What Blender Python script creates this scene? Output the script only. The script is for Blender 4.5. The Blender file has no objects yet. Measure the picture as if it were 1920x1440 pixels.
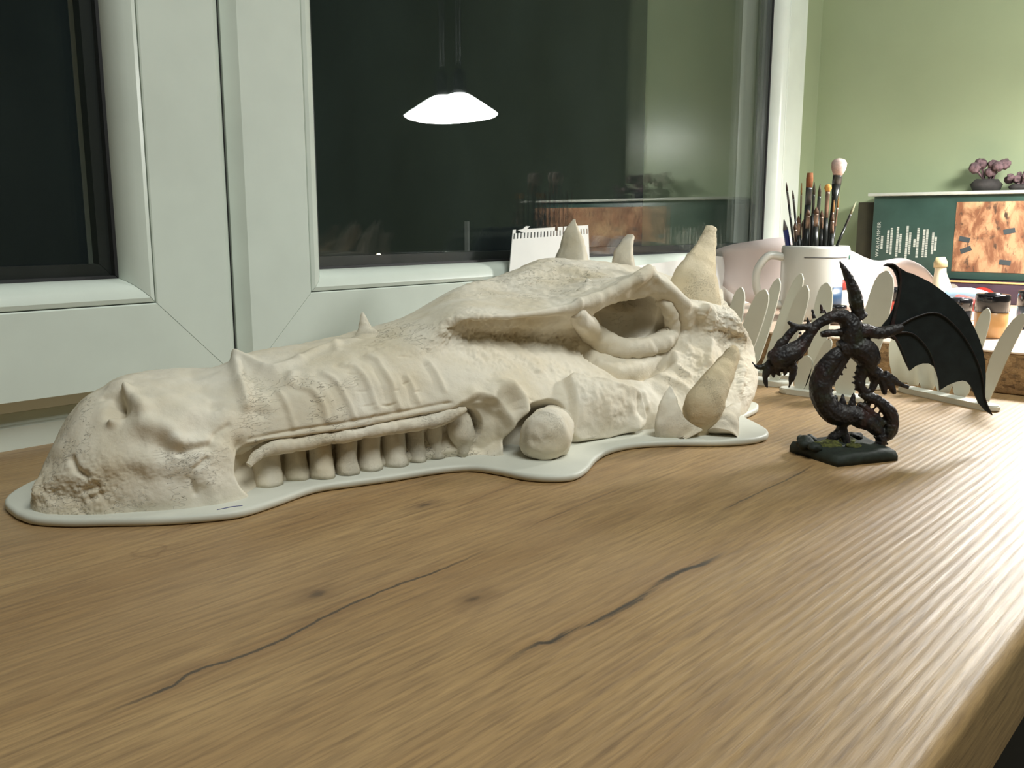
import bpy, bmesh, math, random
import numpy as np
from mathutils import Vector, Matrix
PI = math.pi
random.seed(7)
C = bpy.context.scene.collection
scn = bpy.context.scene
# ------------------------------------------------------------------ camera, world, light, exposure
cam = bpy.data.cameras.new('camera'); co = bpy.data.objects.new('camera', cam); C.objects.link(co)
cam.sensor_width = 36.0; cam.lens = 31.875; cam.clip_start = .01; cam.clip_end = 200
co.location = (0, 0, .15)
co.rotation_euler = (math.radians(79.992), 0, math.radians(-48.636))
scn.camera = co
w = bpy.data.worlds.new('night'); scn.world = w; w.use_nodes = True
w.node_tree.nodes['Background'].inputs[0].default_value = (.25, .4, .55, 1)
w.node_tree.nodes['Background'].inputs[1].default_value = .004
LAMP = 104.0
def area(name, loc, rot, size, power, color):
    l = bpy.data.lights.new(name, 'AREA'); l.shape = 'RECTANGLE'; l.size, l.size_y = size; l.energy = power; l.color = color
    o = bpy.data.objects.new(name, l); C.objects.link(o); o.location = loc; o.rotation_euler = rot
    return o
area('ceiling_fill', (.22, -.62, 1.56), (0, 0, 0), (.8, .8), 14.5, (.95, 1, .96))  # unseen soft fill at ceiling height, added for the room's bounced light
scn.view_settings.view_transform = 'Standard'; scn.view_settings.look = 'None'
scn.view_settings.gamma = 1; scn.view_settings.use_curve_mapping = False; scn.view_settings.exposure = 0.88
scn.cycles.max_bounces = 10; scn.cycles.transparent_max_bounces = 24; scn.cycles.caustics_reflective = False
scn.cycles.sample_clamp_indirect = 6
SKULL_NET = [[[.1727,.4835,.003],[.1738,.487,.007],[.175,.489,.0083],[.1761,.491,.0094],[.1774,.493,.0098],[.1788,.495,.01],[.1908,.5,.009],[.1988,.5048,.0085],[.1988,.506,.003]],[[.1752,.4699,.003],[.1751,.475,.0148],[.1767,.478,.0201],[.1794,.482,.0242],[.1834,.488,.0274],[.1888,.497,.0289],[.2008,.5118,.026],[.2088,.52,.0189],[.2088,.5227,.003]],[[.1861,.455,.003],[.186,.457,.0207],[.1886,.462,.0321],[.1926,.47,.0395],[.1974,.48,.046],[.2058,.497,.0483],[.2178,.5178,.0435],[.2258,.5327,.0296],[.2258,.5369,.003]],[[.201,.4432,.003],[.2004,.443,.0244],[.2021,.45,.039],[.2059,.46,.0495],[.2118,.475,.0573],[.2193,.496,.0598],[.2313,.5211,.0538],[.2393,.5409,.0359],[.2393,.5462,.003]],[[.2167,.4321,.003],[.2175,.431,.0245],[.2189,.437,.0409],[.221,.447,.054],[.2261,.468,.0634],[.2315,.494,.066],[.2435,.5228,.0594],[.2515,.5466,.0393],[.2515,.5528,.003]],[[.235,.4222,.003],[.237,.4235,.0241],[.2406,.43,.0409],[.2441,.44,.0534],[.2515,.462,.0634],[.2586,.49,.0671],[.2706,.5211,.0604],[.2786,.5476,.0399],[.2786,.5544,.003]],[[.2608,.4202,.003],[.2625,.4215,.0221],[.266,.427,.0384],[.2703,.436,.0544],[.2774,.456,.0653],[.2862,.487,.0657],[.2982,.5177,.0591],[.3062,.5437,.0391],[.3062,.5504,.003]],[[.2776,.4343,.003],[.2773,.4215,.0276],[.2798,.424,.0425],[.2849,.432,.0564],[.2939,.45,.0667],[.3062,.484,.0716],[.3182,.5079,.0644],[.3262,.5262,.0424],[.3262,.5312,.003]],[[.3047,.4258,.003],[.3039,.4125,.031],[.3064,.415,.0457],[.3108,.424,.0606],[.3192,.442,.07],[.3338,.48,.0748],[.3458,.5057,.0673],[.3538,.526,.0441],[.3538,.5315,.003]],[[.3356,.4161,.003],[.3346,.4025,.0334],[.3381,.406,.0499],[.3445,.415,.065],[.3557,.434,.0756],[.3715,.477,.078],[.3835,.5054,.0702],[.3915,.5288,.0459],[.3915,.5349,.003]],[[.3679,.4064,.003],[.3683,.393,.0341],[.3724,.397,.0511],[.3823,.408,.0679],[.3949,.425,.0835],[.422,.473,.0849],[.434,.5036,.0764],[.442,.5296,.0497],[.442,.5363,.003]],[[.3961,.3955,.003],[.396,.383,.0354],[.4025,.39,.0529],[.4265,.413,.0767],[.4145,.405,.0915],[.4583,.455,.0993],[.5085,.5,.1015],[.4985,.55,.0609],[.4885,.56,.003]],[[.4204,.3724,.003],[.4269,.375,.0341],[.4372,.385,.0525],[.4702,.413,.0727],[.4477,.398,.0909],[.5077,.455,.0996],[.5624,.51,.1063],[.5524,.56,.0638],[.5424,.57,.003]],[[.4619,.3641,.003],[.4689,.37,.0339],[.4888,.386,.0496],[.5189,.411,.0683],[.4903,.39,.092],[.5554,.45,.1026],[.6241,.515,.1193],[.6141,.565,.0716],[.6041,.575,.003]],[[.5021,.3583,.003],[.5038,.36,.0319],[.5284,.378,.0438],[.5653,.405,.0645],[.5337,.382,.0986],[.5943,.44,.1075],[.6655,.505,.1165],[.6555,.555,.0699],[.6455,.565,.003]],[[.5426,.3452,.003],[.5491,.35,.0267],[.5701,.364,.0422],[.6054,.385,.0654],[.5865,.374,.1136],[.6373,.425,.1063],[.6875,.485,.113],[.6775,.535,.0678],[.6675,.545,.003]],[[.5647,.3254,.003],[.5874,.338,.0207],[.6082,.35,.0411],[.6324,.365,.0645],[.6243,.366,.0891],[.6706,.408,.0942],[.7025,.46,.1093],[.6925,.51,.0656],[.6825,.52,.003]],[[.6038,.3166,.003],[.617,.323,.0203],[.6356,.335,.0352],[.6566,.352,.0569],[.6481,.358,.0829],[.6789,.388,.0902],[.7181,.43,.0987],[.7081,.48,.0592],[.6981,.49,.003]],[[.6508,.3264,.003],[.6798,.335,.0142],[.6954,.343,.027],[.7086,.355,.0461],[.6819,.354,.0685],[.6912,.372,.0854],[.7321,.405,.0891],[.7221,.455,.0534],[.7121,.465,.003]],[[.672,.37,.003],[.6758,.4,.0125],[.6795,.43,.0237],[.6832,.46,.0406],[.687,.49,.0603],[.6908,.46,.0751],[.6945,.49,.0784],[.6982,.52,.047],[.702,.55,.003]],[[.688,.426,.003],[.688,.432,.0064],[.688,.438,.0121],[.688,.444,.0208],[.688,.45,.0308],[.688,.456,.0384],[.688,.462,.0401],[.688,.468,.0241],[.688,.474,.003]]]
STROKES = [[[[.29,.4307,.0583],[.2905,.4255,.0537],[.2906,.4211,.0467],[.2906,.4172,.0387]],.0023,.0013,'g'],[[[.2874,.4315,.0577],[.2879,.4263,.0531],[.2879,.4219,.0461],[.288,.4181,.0381]],.0045,-.0013,'g'],[[[.3008,.4265,.0598],[.3058,.422,.0575],[.3079,.4176,.0528],[.309,.4144,.0475],[.3082,.4113,.0409]],.0023,.0013,'g'],[[[.2982,.4275,.0591],[.303,.4227,.0569],[.3051,.4183,.0522],[.3062,.4151,.0469],[.3055,.4121,.0403]],.0045,-.0013,'g'],[[[.3179,.4251,.0649],[.3202,.4203,.062],[.3217,.4142,.0557],[.3228,.4101,.0491],[.3235,.406,.0408]],.0023,.0013,'g'],[[[.315,.4259,.0643],[.3171,.4208,.0614],[.3187,.4148,.055],[.3199,.4108,.0485],[.3204,.4065,.0403]],.0045,-.0013,'g'],[[[.3323,.425,.0686],[.3373,.4204,.0679],[.3379,.4134,.0625],[.338,.4081,.0554],[.3376,.4032,.0459]],.0023,.0013,'g'],[[[.3291,.4255,.068],[.334,.4207,.0672],[.3346,.4139,.0619],[.335,.4089,.0548],[.3346,.4039,.0453]],.0045,-.0013,'g'],[[[.3496,.4242,.0729],[.3521,.4183,.0706],[.3513,.4109,.0643],[.3519,.405,.0571],[.3508,.4012,.0494],[.3512,.3981,.0433]],.0023,.0013,'g'],[[[.3461,.4244,.0723],[.3488,.4189,.0699],[.3479,.4113,.0637],[.3486,.4056,.0565],[.3476,.4018,.0488],[.3481,.3988,.0427]],.0045,-.0013,'g'],[[[.3635,.4037,.0597],[.3646,.4003,.0547],[.3643,.3955,.0455]],.0022,.001,'g'],[[[.3603,.404,.0591],[.3615,.4007,.0541],[.3612,.3959,.045]],.003,-.0008,'g'],[[[.3834,.4053,.0664],[.3841,.3996,.0595],[.3835,.3944,.0529],[.383,.3922,.0499]],.0022,.001,'g'],[[[.3798,.4054,.0658],[.3805,.3997,.059],[.3802,.3948,.0523],[.38,.3928,.0492]],.003,-.0008,'g'],[[[.2981,.4859,.0709],[.2844,.4626,.0678],[.2782,.4512,.0651],[.2737,.4404,.0591],[.27,.4326,.0516]],.0042,.004,'g'],[[[.2991,.4846,.071],[.2948,.4648,.0702],[.2947,.4516,.068]],.0045,.0032,'g'],[[[.2851,.4501,.0659],[.288,.4387,.0622]],.009,-.0035,'g'],[[[.2717,.4561,.0654],[.2594,.4471,.0605]],.01,-.0025,'g'],[[[.2989,.4466,.0678],[.3065,.4468,.0694],[.3165,.4477,.0713]],.005,.0025,'g'],[[[.303,.4354,.0653],[.2987,.431,.0617]],.004,.0025,'g'],[[[.2772,.4269,.047],[.2714,.4304,.049]],.004,-.0015,'g'],[[[.3185,.4504,.0721],[.3368,.4538,.0751],[.3533,.4538,.0775],[.3608,.4499,.0784]],.004,.0022,'g'],[[[.3507,.4569,.0775],[.3409,.4422,.0747]],.003,.0015,'g'],[[[.2669,.4246,.0351],[.2782,.4211,.036],[.2922,.4161,.0368],[.3154,.4077,.0375],[.3341,.4017,.039],[.3541,.3963,.0401],[.3681,.3927,.0414],[.3817,.3881,.0426]],.0014,-.0015,'g'],[[[.2603,.4238,.0317],[.2626,.4226,.0279],[.2632,.4209,.0227]],.006,-.006,'g'],[[[.2687,.4216,.0179],[.2825,.4238,.0183],[.3059,.416,.0187],[.3373,.4063,.0201],[.3704,.3956,.0224],[.3932,.3869,.0238]],.012,-.013,'f'],[[[.3925,.3843,.0314],[.4022,.3807,.0348],[.4095,.3784,.0312],[.4132,.3773,.0205],[.405,.3835,.014]],.009,-.007,'f'],[[[.3879,.3852,.0387],[.3991,.3822,.0418],[.4104,.3792,.0405],[.4165,.3766,.0345]],.004,.003,'g'],[[[.4204,.3747,.03],[.4196,.3731,.0095]],.0045,.003,'g'],[[[.4293,.3698,.0083],[.4359,.3691,.016],[.4456,.3692,.0225],[.4575,.3676,.0233]],.0105,-.024,'f'],[[[.4294,.379,.0462],[.4335,.3753,.0391],[.4326,.3727,.0318]],.007,.0075,'g'],[[[.4246,.373,.0261],[.4224,.3728,.0195]],.006,.0025,'g'],[[[.4144,.3806,.0456],[.4226,.3821,.0495]],.006,.003,'g'],[[[.4051,.381,.0435],[.401,.384,.0471]],.006,.0015,'g'],[[[.4877,.372,.0405],[.4982,.3651,.0373],[.5125,.3571,.031],[.5294,.3524,.0261],[.5296,.3504,.0144],[.5011,.3577,.012],[.4767,.3622,.0132],[.4877,.372,.0405],[.4925,.3655,.0366],[.4865,.3606,.0147],[.5001,.361,.0334],[.4999,.3578,.014],[.5109,.3569,.0294],[.5123,.3548,.0143],[.5211,.354,.026]],.0075,.008,'f'],[[[.4911,.3793,.046],[.5032,.3759,.0433],[.5119,.366,.0388],[.5227,.3575,.0337],[.537,.3536,.0307]],.0045,.0025,'g'],[[[.524,.352,.0108],[.5271,.351,.0143]],.006,.005,'g'],[[[.4054,.4161,.0891],[.4132,.4046,.0917],[.4319,.3987,.0913],[.4585,.3942,.0907],[.488,.3905,.0928],[.51,.3865,.0953]],.0026,.002,'g'],[[[.5107,.3871,.096],[.5346,.3836,.1008],[.56,.3781,.1086],[.5813,.3759,.1153]],.0045,.0032,'g'],[[[.5691,.3748,.1091],[.5872,.3764,.1163]],.005,.004,'g'],[[[.4065,.4077,.0858],[.429,.4056,.0841],[.4505,.4015,.0833],[.4671,.3968,.0837]],.005,-.006,'g'],[[[.4745,.3983,.0823],[.4991,.3945,.0821]],.006,-.005,'g'],[[[.5417,.3922,.0812],[.5564,.3892,.0826],[.575,.3875,.0822],[.5889,.3832,.0834]],.01,-.026,'f'],[[[.5679,.3971,.0731],[.5852,.3941,.0706],[.594,.3878,.0745]],.009,-.018,'f'],[[[.5396,.401,.058],[.5385,.3854,.0489],[.5413,.3729,.0435],[.556,.3665,.042]],.005,-.01,'g'],[[[.556,.3665,.042],[.5764,.3644,.0446],[.598,.3649,.0499]],.0055,-.012,'g'],[[[.5966,.371,.1],[.6137,.3668,.0869],[.6275,.3672,.0711],[.6217,.3657,.0591]],.007,.004,'g'],[[[.5865,.372,.1105],[.6036,.3682,.0997],[.6201,.3635,.0879],[.6392,.3578,.0836]],.003,.003,'g'],[[[.6383,.3587,.0844],[.6345,.3583,.0805]],.004,.004,'g'],[[[.6448,.3586,.0852],[.6452,.3546,.0749],[.6426,.3539,.0581],[.6239,.3452,.0439]],.004,.003,'g'],[[[.6324,.3607,.0754],[.6294,.3607,.0588]],.008,-.003,'g'],[[[.6546,.3529,.0699],[.666,.348,.0672],[.6821,.345,.0594]],.004,.003,'g'],[[[.6506,.346,.0494],[.6243,.3358,.0365]],.008,-.003,'g'],[[[.6056,.3653,.0524],[.5952,.3564,.044],[.5988,.349,.0382]],.004,.0025,'g'],[[[.6838,.3457,.0548],[.6615,.3348,.0364],[.6366,.3245,.0236]],.004,.003,'g'],[[[.6657,.3446,.048],[.6272,.3279,.0287]],.004,-.004,'g'],[[[.2156,.468,.0597],[.215,.4634,.0584],[.2112,.4595,.0544]],.0055,-.012,'g'],[[[.2149,.4737,.06],[.2127,.4774,.0589]],.0025,-.002,'g'],[[[.2204,.4679,.0625],[.2165,.4622,.0589],[.2115,.458,.0539],[.2071,.4565,.0498]],.0034,.005,'g'],[[[.22,.4673,.062],[.2192,.4577,.0591],[.2199,.4492,.0555]],.0045,.004,'g'],[[[.254,.4361,.0527]],.005,-.003,'g'],[[[.2525,.4343,.0508],[.2561,.4344,.0514]],.002,.001,'g'],[[[.2211,.4334,.0374]],.006,-.0038,'g'],[[[.2264,.4322,.0394]],.004,.003,'g'],[[[.2124,.4401,.0396]],.007,-.0025,'g'],[[[.2223,.4497,.0568],[.2333,.4508,.0593]],.01,.0025,'g'],[[[.255,.4306,.0457],[.2573,.4249,.0344]],.009,.0015,'g'],[[[.2285,.4287,.034],[.2343,.4272,.0345],[.2416,.426,.0348]],.003,-.0034,'g'],[[[.2306,.4294,.0368],[.2416,.4273,.0375]],.005,.0028,'g'],[[[.2428,.4259,.0354],[.248,.4279,.04],[.2556,.4292,.0428]],.002,-.0018,'g'],[[[.239,.4239,.0287],[.2321,.4243,.0249],[.2305,.4243,.0201],[.2318,.4232,.0123]],.0016,-.002,'g'],[[[.2428,.4227,.0259],[.2541,.4212,.0209],[.2495,.4197,.0119]],.012,.0016,'f'],[[[.2299,.4351,.0463],[.2379,.438,.0517]],.008,.0035,'g'],[[[.2173,.4439,.0499],[.2229,.4383,.047],[.2283,.4327,.0413]],.006,.003,'g'],[[[.1874,.4643,.0325],[.187,.4593,.0279],[.1894,.4542,.025]],.0022,-.003,'g'],[[[.1893,.4579,.0304],[.1929,.4514,.0281],[.198,.4473,.0306]],.009,.002,'g'],[[[.1878,.4539,.017],[.1902,.4514,.0181],[.1922,.4495,.0191]],.0025,-.0025,'g'],[[[.1899,.4514,.0131],[.1932,.4484,.0147]],.0025,-.0025,'g'],[[[.1779,.4682,.0156],[.1817,.4616,.0146],[.1864,.4549,.0107]],.006,-.0025,'g'],[[[.1752,.4838,.0187],[.1737,.4797,.0142]],.004,.0025,'g'],[[[.1819,.4664,.0248],[.178,.4707,.0206]],.007,.0015,'g'],[[[.1967,.4458,.0228],[.2048,.4393,.025]],.008,-.0025,'g'],[[[.2105,.4347,.0205],[.2193,.4294,.021],[.226,.4259,.0188]],.008,-.0022,'g'],[[[.2221,.4936,.0645],[.2244,.4888,.0657]],.003,-.0015,'g'],[[[.2205,.4827,.0639],[.2247,.4788,.0656]],.004,.0015,'g'],[[[.2628,.469,.0666],[.2703,.4705,.0671]],.007,-.0015,'g'],[[[.5955,.4712,.1129],[.5962,.4441,.1095]],.008,-.002,'g'],[[[.5401,.4756,.1064],[.5763,.484,.1132]],.008,.0015,'g'],[[[.4117,.4081,.0826],[.4517,.4122,.077],[.4905,.4117,.0716],[.5233,.4085,.0649],[.5394,.3958,.0545]],.013,.0024,'n'],[[[.4232,.4003,.0648],[.4566,.3925,.0583],[.495,.3862,.0508]],.014,.0014,'n'],[[[.358,.4286,.0759],[.3769,.4204,.078],[.3954,.411,.0771]],.012,.0007,'n'],[[[.6237,.3645,.059],[.6124,.343,.0372],[.5909,.3392,.0241]],.014,.0012,'n'],[[[.6526,.3529,.0744],[.6728,.3435,.0473],[.6431,.3271,.0267]],.014,.0022,'n'],[[[.5325,.3518,.0261],[.5298,.3507,.0178]],.006,-.005,'g'],[[[.5416,.352,.0295],[.5409,.3491,.0221]],.005,.003,'g'],[[[.5755,.3581,.0401],[.5849,.3474,.032],[.5925,.3403,.0257]],.005,.003,'g'],[[[.5596,.3523,.0328],[.5634,.3454,.0252]],.007,-.003,'g'],[[[.1734,.4806,.0127],[.1802,.4642,.0158],[.1904,.451,.0162]],.014,.0009,'n'],[[[.1967,.4458,.0228],[.2176,.431,.0267],[.2428,.4227,.0259]],.02,.0004,'n'],[[[.4871,.3659,.0354],[.5061,.357,.0263],[.53,.3508,.0197]],.014,.0008,'n'],[[[.5203,.4691,.1035],[.5685,.4718,.1096],[.6025,.4543,.111]],.018,.0007,'n']]
BOARD = [[.1669,.4859],[.1689,.4708],[.1781,.4553],[.1926,.4401],[.2111,.4216],[.232,.4069],[.2471,.4015],[.2683,.404],[.2961,.4087],[.3175,.4022],[.3419,.3932],[.3693,.3854],[.3865,.3751],[.3918,.3579],[.3935,.3381],[.4004,.3234],[.4124,.3149],[.43,.3182],[.4545,.329],[.4788,.335],[.5016,.3314],[.5235,.3157],[.5427,.2939],[.5614,.2797],[.578,.2752],[.5909,.2779],[.6023,.2855],[.6168,.3015],[.6293,.3162],[.6395,.3196],[.6616,.3225],[.6747,.3272],[.6874,.3364],[.705,.37],[.725,.43],[.72,.5],[.69,.555],[.63,.585],[.56,.575],[.5,.56],[.44,.545],[.38,.555],[.3,.565],[.235,.56],[.195,.54],[.172,.515]]
LIP = [[.263,.4217,.0214,.0018],[.2683,.4225,.025,.0028],[.2754,.4228,.0269,.0035],[.2832,.4215,.0277,.004],[.2935,.4184,.0279,.0041],[.3049,.414,.0287,.0039],[.317,.4101,.0296,.0039],[.3296,.4062,.0299,.0037],[.3423,.4021,.0309,.004],[.356,.3986,.0311,.0043],[.3665,.3959,.0314,.0046],[.3748,.3928,.0321,.0047],[.3829,.3895,.0339,.0042],[.3889,.3862,.0361,.0029],[.3932,.3839,.0378,.0013]]
TEETH = [[.2816,.4333,.006,.0164,.0236],[.2995,.4313,.006,.0144,.0216],[.3107,.4215,.006,.0135,.0226],[.3254,.4163,.006,.0128,.0222],[.3406,.4134,.006,.013,.0232],[.3571,.4103,.006,.0146,.0228],[.3719,.4072,.006,.0122,.0238],[.3847,.4033,.006,.0103,.026],[.3981,.3928,.006,.0166,.029]]
KNOB = [[.4269,.3502,.0178],[.4679,.3736,.0152]]
RIM = [[.5095,.3894,.0884,.0044],[.5259,.3936,.0792,.0076],[.5502,.4031,.0685,.0093],[.5616,.3998,.0608,.0099],[.5687,.3899,.0564,.0094],[.5801,.3829,.0555,.009],[.5931,.3784,.0575,.0086],[.6062,.3757,.0614,.0082],[.6139,.3744,.0684,.0068],[.6098,.3722,.0785,.0063],[.6023,.3717,.0869,.0052],[.6008,.3776,.0924,.0043]]
HORNS = {'far_front':[[.66,.505,.1119,.0165],[.6623,.507,.1261,.0126],[.663,.509,.1405,.0082],[.6662,.511,.1543,.001]],
'far_back':[[.6963,.475,.1076,.0122],[.6973,.476,.1202,.0093],[.7035,.477,.1317,.0059],[.7099,.478,.1384,.0034],[.7107,.478,.1403,.001]],
'big':[[.6664,.392,.0652,.0224],[.6623,.388,.0779,.0249],[.668,.39,.0952,.0209],[.6859,.395,.1121,.0145],[.7028,.399,.125,.0101],[.7146,.402,.1362,.007],[.7222,.404,.1454,.0047],[.7229,.404,.1482,.0014]],
'side':[[.5536,.315,.004,.009],[.5544,.314,.0094,.0098],[.5534,.312,.0168,.0127],[.5536,.31,.0262,.0138],[.5612,.308,.0367,.0116],[.5726,.308,.0451,.0094],[.5829,.308,.0524,.0072],[.5903,.308,.0589,.005],[.594,.308,.062,.0019]],
'spike':[[.5411,.323,.0035,.0172],[.5397,.324,.007,.0142],[.5354,.325,.0129,.0108],[.5353,.327,.0229,.0074],[.5394,.329,.0307,.0045],[.542,.33,.0382,.0007]],
'spur':[[.5594,.2985,.0025,.0119],[.5641,.3,.0068,.0112],[.5688,.301,.0097,.0102],[.5834,.304,.0147,.0065],[.5965,.306,.0183,.0035],[.6032,.307,.0203,.0012]],
'snout':[[.3755,.456,.0696,.0159],[.3782,.459,.076,.0108],[.3787,.461,.0821,.0059],[.3784,.462,.087,.0031],[.3785,.463,.0907,.0017],[.3785,.463,.0925,.0005]],
'brow':[[.5849,.378,.1083,.0052],[.5929,.38,.1131,.0037],[.5988,.382,.1173,.0008]]}
CRACKS = [[[.107,.2686],[.1224,.267],[.1334,.2673],[.145,.2707],[.157,.2687],[.1708,.2683],[.1917,.2713],[.2163,.2747],[.2412,.2755],[.2649,.274],[.3004,.2797]],[[.2139,.1976],[.223,.1966],[.2357,.1972],[.2428,.193],[.2522,.1937],[.2669,.1916],[.286,.1909],[.3067,.1925],[.3247,.194],[.3392,.1925],[.3513,.1905],[.3775,.1933]],[[.1977,.4097],[.2131,.41],[.2323,.413],[.2512,.4033]],[[.2442,.3782],[.2606,.3745],[.286,.3789],[.3125,.3776]],[[.3321,.3321],[.3629,.3356],[.4017,.3379],[.431,.3354]],[[.3265,.2811],[.3753,.2845],[.4336,.2862]],[[.4157,.2219],[.4626,.2225],[.5036,.2222],[.5487,.2249]]]
KNOTS = [[.2108,.2931],[.2512,.2414],[.3235,.3476],[.1901,.3921]]
PAD = [[.7092,.623,.1435],[.838,.623,.1482],[.8273,.612,.1028],[.691,.612,.1011]]
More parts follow.
